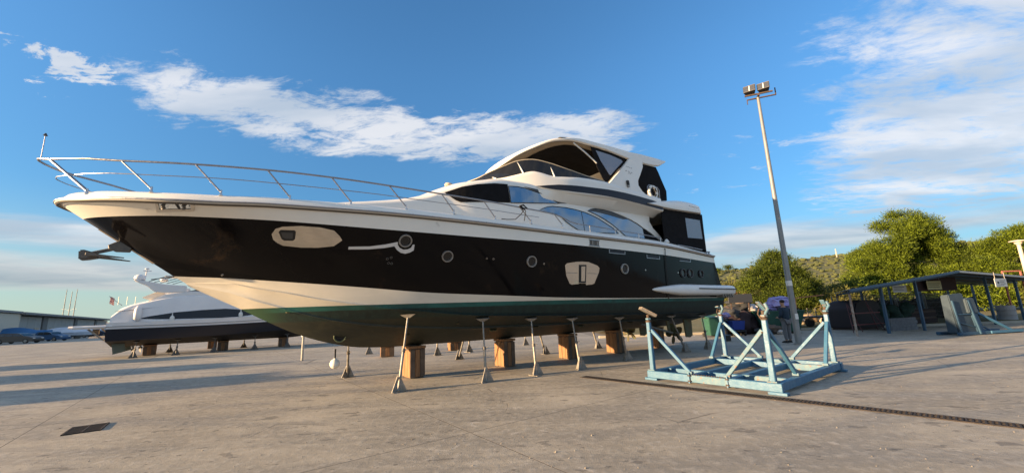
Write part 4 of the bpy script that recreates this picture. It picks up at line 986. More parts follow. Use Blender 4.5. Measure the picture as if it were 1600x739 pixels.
for u, v, kind, b1, b2 in PO:
    zt_ = 1.36 if kind != 'pad' else 1.33
    po = MB().beam(cl_(u, v, BZ+.08), cl_(u, v, zt_), .105, .105, up=(1, 0, 0), w2=.09, h2=.09).build('post', BLUEP, cr_, bevel=.012)
    MB().box(u-.085, u+.085, -v-.085, -v+.085, BZ+.083, BZ+.105).build('base_plate', BLUEW, po)
    for bb in (b1, b2):
        if bb is None: continue
        d = (Vector((bb[0], bb[1], 0))-Vector((u, v, 0))).normalized()
        br = cbeam('brace', (u+d.x*.06, v+d.y*.06, 1.16 if kind != 'pad' else 1.14), (bb[0], bb[1], BZ+.12), .072, .072, BLUEP if bb is b2 else (BLUEW if kind == 'tilt' else BLUEP))
        MB().box(bb[0]-.06, bb[0]+.06, -bb[1]-.05, -bb[1]+.05, BZ+.086, BZ+.14).build('brace_lug', BLUEW, br, bevel=.006)
        MB().tube([cl_(u+d.x*.05-.0, v+d.y*.05-.07, 1.12), cl_(u+d.x*.05, v+d.y*.05+.07, 1.12)], .016, 6).build('bolt', RUSTY, br)
    MB().lathe([(.062, zt_-.01), (.066, zt_+.02), (.05, zt_+.03), (.035, zt_+.03), (.035, zt_+.17)], 12, (u, -v, 0)).build('screw', RUSTY, po, smooth=35)
    MB().lathe([(.055, zt_+.045), (.065, zt_+.05), (.065, zt_+.085), (.055, zt_+.09)], 6, (u, -v, 0)).build('nut', BLUEW, po)
    if kind == 'pad':
        T = Matrix.Translation((u, -v, zt_+.225)) @ Matrix.Rotation(-ang_c, 4, 'Z') @ Matrix.Rotation(R(30), 4, 'Y')
        pdm = MB().box(-.20, .20, -.11, .11, -.02, .012).xf(T).build('pad_plate', GALV, cr_, bevel=.005)
        for k in range(4): MB().box(-.20, .20, -.11+k*.056, -.11+k*.056+.048, .013, .045).xf(T).build('pad_board', WOODG, pdm, bevel=.005)
    elif kind in ('tilt', 'hook', 'pad2'):
        T = Matrix.Translation((u, -v, zt_+.22)) @ Matrix.Rotation(-ang_c + (0 if kind == 'tilt' else .5), 4, 'Z') @ Matrix.Rotation(R(52 if kind != 'pad2' else 15), 4, 'Y')
        pdm = MB().box(-.15, .15, -.05, .05, -.012, .012).xf(T).build('pad_plate', BLUEW, cr_, bevel=.006)
        MB().box(-.13, .13, -.045, .045, .013, .035).xf(T).build('pad_board', WOODG, pdm, bevel=.008)
        MB().tube([(u-.03, -v, zt_+.10), (u-.10, -v+.03, zt_+.20), (u-.06, -v+.02, zt_+.30)], .03, 8).build('swivel_arm', BLUEW, pdm, smooth=50)
        MB().tube([(u+.05, -v, zt_+.0), (u+.10, -v, zt_+.1), (u+.07, -v, zt_+.2)], .012, 6).build('locking_pin', RUSTY, pdm, smooth=50)

# ============================================================ TRENCH DRAIN AND GRATE
dd = Vector((-.675, .738, 0)); d0_ = Vector((6.40, 5.47, 0))
dr = thing('trench_drain', 'long rusty grated trench drain running past the blue cradle', 'drain', d0_, math.atan2(dd.y, dd.x))
L0_, L1_ = -3.5, 7.0
MB().box(L0_, L1_, -.115, .115, .001, .003).build('pit', PITM, dr)
for sy in (-1, 1): MB().box(L0_, L1_, sy*.118-.014, sy*.118+.014, .0005, .014).build('edge_rail', GRATEM, dr)
g0 = MB(); 
for sy in (-.088, 0, .088): g0.box(0, .49, sy-.011, sy+.011, .004, .012)
for k in range(9): g0.box(.004+k*.058, .024+k*.058, -.1, .1, .0045, .0135)
gp = None
for k in range(21):
    if gp is None: o = gp = g0.build('grate_panel', GRATEM, dr)
    else: o = gp.copy(); COL.objects.link(o)
    o.location = (L0_ + k*.5, 0, random.uniform(0, .002))
gq = [Vector((-7.27, 6.74, 0)), Vector((-7.64, 7.26, 0)), Vector((-7.12, 7.47, 0)), Vector((-6.80, 7.02, 0))]
gax = (gq[1]-gq[0]).normalized(); gl = .62; gw = .46
dg = thing('drain_grate', 'small dark red-brown drain grate in the concrete, lower left', 'drain', gq[0], math.atan2(gax.y, gax.x))
gbx = MB().box(0, gl, -gw, 0, .001, .0025); gbx.build('pit', PITM, dg)
for k in range(8):
    x = .02 + k*(gl-.06)/7; MB().box(x, x+.034, -gw+.02, -.02, .003, .016).build('bar', GRATEM, dg)
for y in (-gw, -gw/2-.012, -.024): MB().box(0, gl, y, y+.024, .003, .018).build('frame_bar', GRATEM, dg)

# ============================================================ LAMP POSTS
lp = thing('flood_light_post', 'tall leaning-looking grey steel pole with two floodlights on top', 'lamp post', (11.45, 16.72, 0))
MB().lathe([(.122, 0), (.115, 1.0), (.062, 10.9), (.05, 10.95)], 12).build('pole', mat('galvanised lamp pole', (.25, .26, .265), .45, .3, c2=(.20, .205, .21), nscale=2, bump=.1, bscale=12), lp, smooth=40)
MB().lathe([(.17, 0), (.17, .03), (.14, .05)], 12).build('base_flange', GALV, lp, smooth=30)
MB().lathe([(.112, 2.35), (.114, 2.36), (.113, 2.55), (.111, 2.56)], 12).build('white_notice', PLAST, lp, smooth=30)
MB().box(-.06, .06, -.14, -.122, 1.0, 1.22).build('small_notice', PLAST, lp)
hx = Matrix.Translation((0, 0, 10.95)) @ Matrix.Rotation(R(-22), 4, 'Z')
MB().box(-.55, .55, -.22, -.16, .0, .06).xf(hx).build('crossbar', RUSTY, lp); MB().box(-.40, .75, .16, .21, -.02, .03).xf(hx).build('crossbar', RUSTY, lp)
MB().box(-.04, .04, -.22, .21, -.05, .0).xf(hx).build('bracket', RUSTY, lp); MB().box(.72, .76, .16, .20, .0, .34).xf(hx).build('bracket', RUSTY, lp); MB().box(-.42, -.39, .16, .20, -.22, .0).xf(hx).build('bracket', RUSTY, lp)
LENS = mat('floodlight lens', (.40, .36, .28), .12, .85, bump=.3, bscale=8)
for x in (-.29, .26):
    T = hx @ Matrix.Translation((x, -.06, .30)) @ Matrix.Rotation(R(-16), 4, 'Z') @ Matrix.Rotation(R(-24), 4, 'X') @ Matrix.Scale(.95, 4)
    fl = MB(); fl.add([(-.26,-.16,-.20),(.26,-.16,-.20),(.26,-.16,.20),(-.26,-.16,.20),(-.17,.16,-.12),(.17,.16,-.12),(.17,.16,.12),(-.17,.16,.12)], [(0,1,2,3),(7,6,5,4),(0,4,5,1),(1,5,6,2),(2,6,7,3),(3,7,4,0)])
    b_ = fl.xf(T).build('floodlight', DGREY, lp, bevel=.01)
    MB().box(-.235, .235, -.172, -.163, -.175, .175).xf(T).build('lens', LENS, b_)
    MB().box(-.02, .02, -.178, -.173, -.175, .175).xf(T).build('lamp_tube', PLAST, b_)
    MB().box(-.25, .25, -.185, -.16, -.20, -.178).xf(T).build('rim', GALV, b_); MB().box(-.25, .25, -.185, -.16, .178, .20).xf(T).build('rim', GALV, b_)
l2 = thing('lamp_post', 'short pale lamp post with flat round head, far right behind the shed roof', 'lamp post', (40.9, 32, 0))
MB().lathe([(.16, 0), (.12, 5.75)], 12).build('pole', mat('cream post', (.55, .47, .38), .6), l2, smooth=40)
MB().lathe([(.12, 5.6), (.22, 5.7), (.24, 5.82), (.5, 5.86), (.5, 5.93), (.1, 6.0)], 16).build('lamp_head', mat('cream post', (.55, .47, .38)), l2, smooth=40)

# ============================================================ SHED (local x along its front, y towards the back)
SA = math.atan2(.347, .938)
sh = thing('open_shed', 'low open-sided blue steel shed with a shallow pitched roof', 'shed', (18.43, 20.31, 0), SA)
CORR = mat('weathered roof sheet', (.14, .16, .19), .55, .3, c2=(.20, .19, .18), nscale=3)
DARKT = mat('dark timber lining', (.035, .02, .02), .9)
def zroof(x): return 2.16 + (x+2.6)*(3.02-2.16)/9.2 if x < 6.6 else 3.02 - (x-6.6)*(3.02-2.60)/9.4
def roofslope(x0, x1, nm):
    mb = MB(); rows = []; n = int((x1-x0)/.13)
    for i in range(n+1):
        x = x0 + (x1-x0)*i/n; z = zroof(x) + (.018 if i % 2 else 0)
        rows.append([(x-1.3, -.9, z), (x+6.5, 4.5, z)])
    mb.grid(rows); rows = [[(p[0], p[1], p[2]-.02) for p in r_] for r_ in rows]; mb.grid(rows)
    mb.cap([(x0-1.3, -.9, zroof(x0)), (x1-1.3, -.9, zroof(x1)), (x1-1.3, -.9, zroof(x1)-.03), (x0-1.3, -.9, zroof(x0)-.03)])
    return mb.build(nm, CORR, sh)
roofslope(-2.7, 6.6, 'roof_sheet'); roofslope(6.6, 16.2, 'roof_sheet')
MB().beam((-3.9, -.88, zroof(-2.6)-.05), (5.3, -.88, zroof(6.6)-.05), .05, .11).build('fascia', BLUED, sh)
MB().beam((5.3, -.88, zroof(6.6)-.05), (14.8, -.88, zroof(16.1)-.05), .05, .10).build('fascia', mat('grey fascia', (.35, .36, .36), .5), sh)
for y in (0., 1.5, 3.0, 4.3):
    for a_, b_ in ((-2.5, 6.6), (6.6, 16)): MB().beam((a_+1.44*y, y, zroof(a_)-.12), (b_+1.44*y, y, zroof(b_)-.12), .07, .12).build('rafter', BLUED, sh)
for x in (-2.45, .0, 3.0, 6.5, 10., 13.4):
    for y in (0, 4.3):
        if y == 0 and abs(x-6.5) < .1: continue
        MB().beam((x+1.44*y, y, 0), (x+1.44*y, y, zroof(x)-.1), .11 if x > -2 else .07, .11 if x > -2 else .07, up=(1, 0, 0)).build('post', BLUED if x > -2 else mat('rust white post', (.42, .36, .30), .7, c2=(.25, .12, .07), nscale=8), sh)
MB().box(5.6, 9.9, 1.2, 1.26, 2.05, 2.86).build('gable_board', DARKT, sh)
def signboard(x, y, z, w, h, c, label, parts):
    s_ = thing('sign_board', label, 'sign', sh.matrix_basis @ Vector((x, y, z)) if False else (Matrix.Translation((18.43, 20.31, 0)) @ Matrix.Rotation(SA, 4, 'Z') @ Vector((x, y, z))), SA)
    MB().box(0, w, -.02, .0, 0, h).build('board', c, s_)
    for a_, b_, c_, d_, m_ in parts: MB().box(a_, b_, -.024, -.0205, c_, d_).build('print', m_, s_)
    for fx in (.1, w-.1): MB().tube([(fx, -.01, h), (fx, -.01, h+.35)], .012, 5).build('hanger', GALV, s_)
    return s_
SW_ = mat('sign white', (.55, .55, .53), .5); SY_ = mat('sign yellow', (.50, .40, .05), .5); SP_ = mat('sign pale yellow', (.42, .40, .20), .5); SK_ = mat('sign black', (.02, .02, .02), .5)
signboard(4.0, 1.5, 2.02, 1.7, .42, SW_, 'long white hanging sign with a yellow right end under the shed roof', [(1.3, 1.68, .02, .40, SY_), (.1, 1.1, .30, .33, SK_), (.1, .9, .22, .245, SK_), (.1, 1.0, .13, .155, SK_)])
signboard(6.3, 1.0, 2.12, 1.45, .50, SP_, 'pale yellow hanging sign in the middle of the shed', [(.1, 1.3, .34, .37, SK_), (.1, 1.2, .24, .265, SK_), (.1, 1.25, .13, .16, SK_)])
signboard(8.40, -.95, 2.12, 1.25, .46, SW_, 'white sign with black pictogram and lettering hanging under the shed front', [(.22, .42, .16, .30, SK_), (.5, 1.1, .33, .36, SK_), (.5, 1.0, .24, .27, SK_), (.55, 1.1, .15, .18, SK_), (.1, .9, .06, .085, SK_)])
# wire mesh panels at the back
def mesh_panel(x0, x1, y, z0, z1, n, label):
    r_ = thing('mesh_panel', label, 'fence panel', Matrix.Translation((18.43, 20.31, 0)) @ Matrix.Rotation(SA, 4, 'Z') @ Vector((x0, y, 0)), SA)
    w = x1-x0
    for a_, b_ in (((0, 0, z0), (w, 0, z0)), ((0, 0, z1), (w, 0, z1)), ((0, 0, z0), (0, 0, z1)), ((w, 0, z0), (w, 0, z1))): MB().beam(a_, b_, .05, .05, up=(0, 1, 0)).build('frame_tube', DARKM, r_)
    wr = MB()
    for k in range(1, n): wr.box(w*k/n-.006, w*k/n+.006, -.006, .006, z0, z1)
    for k in range(1, 6): z = z0+(z1-z0)*k/6; wr.box(0, w, -.005, .005, z-.006, z+.006)
    tag(wr.build('wire', DARKM, r_), kind='stuff'); return r_
for k, (x0, x1) in enumerate([(3.2, 6.3), (6.5, 9.6), (9.8, 12.9), (13.1, 16.2)]):
    mesh_panel(x0, x1, 4.3, .1, 1.95, 22, ['dark wire mesh panel behind the long white sign', 'dark wire mesh panel behind the pale yellow sign', 'dark wire mesh panel right of the blue platform', 'dark wire mesh panel at the right edge beside the white drum'][k])
def in_shed(x, y, z=0): return Matrix.Translation((18.43, 20.31, 0)) @ Matrix.Rotation(SA, 4, 'Z') @ Vector((x, y, z))
for k, (x0, x1) in enumerate(((5.2, 8.6), (8.7, 12.8), (12.9, 20.5))):  # black sheets added to stand in for the shade behind the shed
    o = thing('shade_cloth', ['black shade cloth hung behind the low block wall', 'black shade cloth hung behind the timber stack', 'black shade cloth hung behind the white drum'][k], 'shade cloth', in_shed(x0, 4.6), SA)
    rows = [[((x1-x0)*i/24, .05*math.sin(i*1.7+j), .08+(1.5+.08*math.sin(i*.9))*j/4) for i in range(25)] for j in range(5)]
    MB().grid(rows).build('cloth', BLACKF, o, smooth=60)
    for i in range(3): MB().beam(((x1-x0)*i/2, .07, 0), ((x1-x0)*i/2, .07, 1.75), .05, .05, up=(0, 1, 0)).build('stake', DARKM, o)
# stock inside and in front of the shed
wl = thing('block_wall', 'low grey block wall between the blue shed posts', 'wall', in_shed(1.75, .75), SA)
for r__ in range(4):
    for k in range(6):
        x0 = k*.41 - (.2 if r__ % 2 else 0); a_, b_ = max(0, x0+.005), min(2.35, x0+.40)
        if b_-a_ > .05: MB().box(a_, b_, 0, .2, r__*.165, r__*.165+.158).build('block', mat('grey block', (.17, .17, .18), .9, c2=(.12, .12, .13), nscale=5), wl)
NETG = mat('dark green netting', (.012, .035, .028), .95, c2=(.02, .05, .038), nscale=5, bump=.8, bscale=14)
nb = MB()
for k in range(7): blob(nb, (.25+k*.42, .2*math.sin(k*2), .38+.2*math.sin(k*1.3)), .42, k, 3, .25, 1, .9, .9)
nt = nb.build('net_heap', NETG, None, smooth=80); nt.location = in_shed(4.2, 2.6, .45); nt.rotation_euler = (0, 0, SA); tag(nt, 'dark green heap of netting behind the low block wall', 'netting')
cn = thing('storage_tank', 'dark rounded storage tank under the left end of the shed', 'tank', in_shed(1.9, 2.4), SA)
pr_ = [(0, .1), (0, 1.15), (.25, 1.55), (.7, 1.68), (1.9, 1.66), (2.3, 1.5), (2.5, 1.1), (2.5, .1)]
MB().prism(pr_, lambda a_, b_, d: (a_, d, b_), 0, 1.5).build('tank', mat('dark maroon shell', (.012, .006, .008), .7), cn, bevel=.05)
MB().box(.1, 2.4, .1, 1.4, 0, .1).build('skid', RUSTY, cn)
rk = thing('red_trestle', 'thin red steel trestle rack in front of the dark tank', 'rack', in_shed(-.1, 1.5), SA)
for a_, b_ in (((0, 0, 0), (.35, .3, 1.5)), ((.75, 0, 0), (.4, .3, 1.5)), ((2.7, 0, 0), (2.0, .3, 1.6)), ((3.0, .5, 0), (2.1, .35, 1.6))): MB().beam(a_, b_, .035, .035).build('leg', mat('dark red tube', (.09, .03, .035), .6), rk)
for z_ in (.38, .98): MB().beam((.1, .05, z_), (2.9-.3*z_, .05, z_), .045, .05).build('rail', REDP, rk)
# tall blue work platform on its skid
bp_ = thing('work_platform', 'tall mid-blue steel panelled work platform on a long skid before the shed', 'work platform', (19.13, 17.9, 0), R(12))
BLUEG = mat('blue grey sheet', (.022, .042, .065), .6, c2=(.034, .058, .085), nscale=3, bump=.1)
MB().add([(-.02,-.12,.10),(1.05,-.14,.10),(1.05,.3,.10),(-.02,.3,.10),(-.05,-.05,1.76),(.80,-.05,1.82),(.80,.25,1.80),(-.05,.25,1.74)], [(0,3,2,1),(4,5,6,7),(0,1,5,4),(1,2,6,5),(2,3,7,6),(3,0,4,7)]).build('panel', BLUEG, bp_, bevel=.03)
MB().add([(.72,-.20,.95),(1.28,-.20,.92),(1.28,.2,.92),(.72,.2,.95),(.74,-.16,1.56),(1.22,-.16,1.60),(1.22,.2,1.60),(.74,.2,1.56)], [(0,3,2,1),(4,5,6,7),(0,1,5,4),(1,2,6,5),(2,3,7,6),(3,0,4,7)]).build('panel', BLUEG, bp_, bevel=.03)
MB().add([(.98,-.18,.05),(1.42,-.18,.05),(1.42,.1,.05),(.98,.1,.05),(.90,-.14,.95),(1.26,-.14,.95),(1.26,.1,.95),(.90,.1,.95)], [(0,3,2,1),(4,5,6,7),(0,1,5,4),(1,2,6,5),(2,3,7,6),(3,0,4,7)]).build('panel', BLUED, bp_, bevel=.02)
for a_, b_, w in (((0, -.20, .05), (-.02, -.12, 1.5), .07), ((1.0, -.25, .05), (.84, -.16, 1.5), .07), ((.1, -.16, .55), (.85, -.16, .35), .04), ((.1, -.15, .9), (.85, -.15, .9), .04), ((1.25, .0, 1.05), (3.05, -.15, .12), .09), ((1.3, .1, .55), (2.1, .0, .12), .05)):
    MB().beam(a_, b_, w, w*.8, up=(0, 1, 0)).build('brace' if w < .08 else 'strut', BLUED if b_[0] < 2.5 else BLUEP, bp_, bevel=.006)
MB().beam((-.1, -.15, .08), (3.6, -.15, .08), .14, .13).build('skid_beam', BLUED, bp_, bevel=.01); MB().beam((-.1, .6, .08), (3.6, .6, .08), .14, .13).build('skid_beam', BLUED, bp_, bevel=.01)
MB().beam((1.6, -.26, .10), (3.5, -.26, .10), .05, .10).build('side_plate', BLUEP, bp_)
dm = thing('white_drum', 'white ribbed drum standing under the right side of the shed', 'drum', in_shed(14.9, 1.2), SA)
MB().lathe([(.42, 0), (.44, .05), (.42, .1), (.42, .35), (.45, .38), (.42, .41), (.42, .66), (.45, .69), (.42, .72), (.42, .95), (.38, 1.0)], 20).build('drum', mat('chalky drum', (.34, .33, .34), .6), dm, smooth=40)
cb = thing('timber_stack', 'dark stack of timber behind the shed posts', 'timber', in_shed(7.2, 2.6), SA)
for k in range(8):
    for j in range(3): MB().box(random.uniform(0, .1), 3.1-random.uniform(0, .2), j*.24, j*.24+.22, k*.125, k*.125+.115).build('plank', DARKT if (k+j) % 3 else RUSTY, cb)
rf = thing('red_scaffold', 'dull red tubular scaffold showing above the shed roof at the right edge', 'scaffold', (32.4, 26.6, 0))
for a_, b_ in (((0, 0, 0), (0, 0, 3.2)), ((1.2, 0, 0), (1.2, 0, 3.2)), ((0, 0, 3.2), (1.2, 0, 3.2)), ((0, 0, 2.85), (1.2, 0, 2.85))): MB().beam(a_, b_, .07, .07, up=(0, 1, 0)).build('tube', mat('faded red', (.38, .12, .09), .6), rf)

# ============================================================ TREES
def foliage_mesh(name, lobes, n, size, seed, m, parent, aspect=3.1):
    """leafy tufts: small pointed faces grown in clumps through the lobes' volume"""
    rg = np.random.default_rng(seed)
    sub = []
    for l in lobes:
        for _ in range(7):
            dv = rg.normal(size=3); dv /= np.linalg.norm(dv); dv[2] = dv[2]*.8
            k_ = rg.uniform(.26, .52); am = (l[3]+l[5])*.5; sub.append((l[0]+dv[0]*l[3]*.76, l[1]+dv[1]*l[4]*.76, l[2]+dv[2]*l[5]*.80, am*k_*1.15, am*k_*1.15, am*k_))
    lobes = sub
    L = np.array([l[:3] for l in lobes]); Rr = np.array([l[3:6] for l in lobes]); vol = (Rr.prod(1))**(.72); vol /= vol.sum()
    nc = max(60, n//26)
    pick = rg.choice(len(L), nc, p=vol); d = rg.normal(size=(nc, 3)); d /= np.linalg.norm(d, axis=1)[:, None]
    rad = rg.uniform(.30, 1.12, nc)**.40
    C = L[pick] + d*Rr[pick]*rad[:, None]
    cs = rg.uniform(.55, 1.25, nc)
    k = n//nc; idx = np.repeat(np.arange(nc), k); N = len(idx)
    off = rg.normal(size=(N, 3)); off /= np.linalg.norm(off, axis=1)[:, None]; rr = rg.uniform(0, 1, N)**.5
    spread = size*4.4
    out = d[idx]*.55 + off; out /= np.linalg.norm(out, axis=1)[:, None]
    P = C[idx] + off*(rr*cs[idx]*spread)[:, None]*np.array([1, 1, .6])
    ax = out*.8 + rg.normal(size=(N, 3))*.45 + np.array([0, 0, .35]); ax /= np.linalg.norm(ax, axis=1)[:, None]
    sd = np.cross(ax, rg.normal(size=(N, 3))); sd /= np.linalg.norm(sd, axis=1)[:, None] + 1e-9
    ln = size*rg.uniform(.6, 1.4, N); wd = ln/aspect
    A_ = P - sd*wd[:, None]*.5; B_ = P + sd*wd[:, None]*.5; T_ = P + ax*ln[:, None]; U_ = P - ax*(ln*.35)[:, None]
    V = np.empty((N*4, 3)); V[0::4] = U_; V[1::4] = B_; V[2::4] = T_; V[3::4] = A_
    me = bpy.data.meshes.new(name); me.vertices.add(N*4); me.vertices.foreach_set('co', V.ravel())
    me.loops.add(N*4); me.loops.foreach_set('vertex_index', np.arange(N*4)); me.polygons.add(N)
    me.polygons.foreach_set('loop_start', np.arange(0, N*4, 4)); me.polygons.foreach_set('loop_total', np.full(N, 4))
    at_ = me.attributes.new('tone', 'FLOAT', 'POINT'); tone = np.repeat(np.clip(rg.normal(.46, .25, nc)[idx] + rg.normal(0, .13, N), 0, 1), 4); at_.data.foreach_set('value', tone)
    me.update(); me.materials.append(m)
    ob = bpy.data.objects.new(name, me); COL.objects.link(ob)
    if parent is not None: ob.parent = parent
    return ob
def leafmat(name, a, b):
    m = bpy.data.materials.new(name); m.use_nodes = True; k = NT(m.node_tree); p = m.node_tree.nodes['Principled BSDF']
    at_ = k.new('ShaderNodeAttribute'); at_.attribute_name = 'tone'
    k.put(p.inputs['Base Color'], k.mix(at_.outputs['Fac'], a, b)); p.inputs['Roughness'].default_value = .65; p.inputs['Specular IOR Level'].default_value = .25
    tl = k.new('ShaderNodeBsdfTranslucent'); k.put(tl.inputs[0], k.mix(at_.outputs['Fac'], a, b)); mx_ = k.new('ShaderNodeMixShader'); mx_.inputs[0].default_value = .18
    k.l.new(p.outputs[0], mx_.inputs[1]); k.l.new(tl.outputs[0], mx_.inputs[2]); k.l.new(mx_.outputs[0], m.node_tree.nodes['Material Output'].inputs[0])
    return m
PINE = leafmat('pine needles yellow green', (.020, .038, .005), (.160, .215, .012)); PINE2 = leafmat('pine needles', (.012, .025, .005), (.105, .145, .012)); SCRUB = leafmat('scrub leaves', (.05, .055, .012), (.15, .135, .03)); OLIVE = leafmat('olive leaves', (.045, .06, .018), (.16, .16, .04))
BARK = mat('pine bark', (.10, .07, .05), .95, c2=(.05, .035, .025), nscale=4, bump=.8, bscale=9)
def pine(label, x, y, h, lobes, n, seed, m=PINE, size=.34, z0=.0, trunk=.24, group='pine trees behind the shed and skips'):
    t_ = thing('pine_tree', label, 'tree', (x, y, z0), 0, group); rg = random.Random(seed)
    tk = MB(); pts = [(0, 0, -.1), (.1, .05, h*.22), (-.05, .1, h*.45), (.1, 0, h*.68), (0, .1, h*.86)]
    tk.tube(pts, trunk, 9, r2=.05); tr_ = tk.build('trunk', BARK, t_, smooth=60)
    for k, l in enumerate(lobes):
        zb_ = max(.15*h, min(l[2]-.4*l[5], h*.8)); mid = (l[0]*.45+rg.uniform(-.2, .2), l[1]*.45, zb_+(l[2]-zb_)*.35)
        MB().tube([(0, .05, zb_*.9), mid, (l[0]*.85, l[1]*.85, l[2])], .09, 6, r2=.025).build('limb', BARK, tr_, smooth=60)
    foliage_mesh('crown', lobes, n, size, seed, m, t_)
    return t_
# lobes: x, y, z, rx, ry, rz
pine('rounded dark-bottomed pine behind the lamp post and skips', 26.2, 40, 6.6, [(0, 0, 5.4, 1.7, 1.7, 1.2), (-1.5, -.3, 4.5, 1.5, 1.5, 1.0), (1.3, 0, 4.4, 1.5, 1.5, 1.1), (2.3, .2, 3.6, 1.5, 1.4, 1.1), (-2.2, 0, 3.3, 1.4, 1.6, .9), (0, -.5, 3.3, 2.4, 2, 1.3), (2.6, .2, 2.2, 1.6, 1.6, 1.0), (-1.8, 0, 2.0, 1.6, 1.6, .8), (.6, -.3, 1.9, 2.2, 1.8, 1.0), (.3, .1, 6.1, .9, .9, .6)], 80000, 3, PINE2, .155)
pine('biggest yellow-green pine rising above the middle of the shed', 47.3, 48, 12.4, [(-.3, 0, 10.6, 1.8, 2.0, 1.2), (1.9, 0, 10.7, 1.5, 2, 1.3), (.6, -.3, 9.0, 3.2, 2.6, 1.5), (-2.0, 0, 8.0, 2.3, 2.3, 1.4), (3.3, 0, 8.4, 1.9, 2, 1.5), (-3.6, 0, 6.3, 2.4, 2.4, 1.5), (0, -1, 6.6, 3.2, 2.8, 1.7), (3.6, -.2, 6.0, 2.8, 2.4, 1.6), (-5.2, 0, 4.2, 2.4, 2.2, 1.5), (-1.8, -1, 4.3, 3.0, 2.6, 1.6), (2.4, -1, 4.0, 3.3, 2.6, 1.6), (5.4, 0, 4.8, 2.0, 2.0, 1.5), (-6.2, 0, 2.3, 2.2, 2, 1.3), (-3, -1, 2.2, 3, 2.4, 1.2), (2, -1, 2.0, 3.2, 2.4, 1.2), (.4, 0, 11.7, 1.1, 1.1, .7), (-3.0, -.5, 7.2, 2.0, 2, 1.6), (1.6, -.8, 7.6, 2.4, 2.2, 1.6), (4.6, -.3, 7.0, 1.8, 1.8, 1.5), (-4.6, -.8, 5.2, 2.2, 2, 1.6), (-7.0, -.4, 3.4, 1.6, 1.6, 1.2)], 190000, 5, PINE, .19, trunk=.35)
pine('low pine with dark right side between the two larger ones', 52.2, 46.5, 7.8, [(0, 0, 6.4, 1.7, 1.8, 1.3), (1.1, 0, 5.4, 2.0, 1.8, 1.2), (-.8, -.4, 4.6, 2.2, 2, 1.4), (1.8, -.3, 3.5, 2.4, 2, 1.3), (-.2, -.4, 2.4, 2.8, 2.2, 1.4)], 62000, 8, PINE2, .185)
pine('broad pine at the right edge behind the pale lamp post', 56.2, 44, 9.4, [(-.5, 0, 8.0, 2.0, 2, 1.2), (1.6, 0, 8.0, 2.0, 2, 1.1), (-2.2, 0, 6.6, 2.2, 2.2, 1.3), (0, -.5, 6.3, 2.8, 2.5, 1.5), (3.0, 0, 6.5, 2.6, 2.4, 1.6), (-3.0, -.2, 4.6, 2.4, 2.2, 1.5), (.2, -1, 4.2, 3.2, 2.5, 1.6), (4, 0, 4.2, 3.0, 2.4, 1.6), (-2, -.6, 2.4, 3.0, 2.2, 1.4), (2.5, -.6, 2.3, 3.4, 2.2, 1.4), (6, 0, 6, 2.6, 2.4, 2)], 130000, 11, PINE, .19, trunk=.3)
pine('pine standing beyond the right edge of the shed', 66.5, 47, 9.5, [(0, 0, 8, 2.6, 2.4, 1.5), (-2.4, 0, 6, 2.8, 2.4, 1.6), (2.4, 0, 6, 2.8, 2.4, 1.8), (0, -1, 4, 4, 3, 1.8), (0, -1, 2, 4.4, 2.6, 1.4)], 26000, 14, PINE2, .36)
# lower bushes
def bush(label, x, y, r_, h, n, seed, m=OLIVE, size=.22):
    t_ = thing('bush', label, 'bush', (x, y, .1), 0, 'bushes along the back of the yard'); rg = random.Random(seed)
    for k in range(4): MB().tube([(0, 0, -.05), (rg.uniform(-.5, .5)*r_, rg.uniform(-.3, .3)*r_, h*.6)], .05, 5, r2=.015).build('stem', BARK, t_)
    lob = [(rg.uniform(-.6, .6)*r_, rg.uniform(-.4, .4)*r_, h*rg.uniform(.3, .75), r_*rg.uniform(.4, .65), r_*rg.uniform(.4, .6), h*rg.uniform(.22, .36)) for _ in range(7)]
    foliage_mesh('foliage', lob, n, size, seed, m, t_); return t_
for a_ in [('yellow-green bush behind the house and dark board', 23.2, 44, 2.2, 2.6, 7000, 21), ('bush left of the rounded pine against the hill', 26.5, 55, 3.6, 4.2, 9000, 22, SCRUB, .3), ('tall light green bush between lamp post and shed', 35.0, 44, 2.6, 4.0, 9000, 23), ('bush just left of the shed end post', 31.3, 38.5, 2.2, 2.6, 8000, 24, OLIVE, .2),
           ('low bush behind the third cradle post', 28.8, 37, 1.7, 1.7, 5000, 25, SCRUB, .18), ('dense bush behind the left end of the shed', 37.4, 42, 2.8, 3.3, 11000, 26, PINE2, .25), ('bush under the big pine behind the hanging signs', 43.0, 44, 3.4, 3.2, 12000, 27, PINE, .26), ('bush behind the middle of the shed', 48.5, 43, 3.2, 3.0, 11000, 28, PINE, .26), ('bush behind the white drum', 54.5, 41, 3.4, 3.0, 11000, 29, OLIVE, .26),
           ('scrubby bush low behind the blue tub', 21.5, 40, 1.8, 1.8, 5000, 30, SCRUB, .2), ('big bush between the rounded pine and the shed, farther back', 40, 60, 4.8, 5.2, 11000, 31, OLIVE, .34)]:
    bush(*a_)
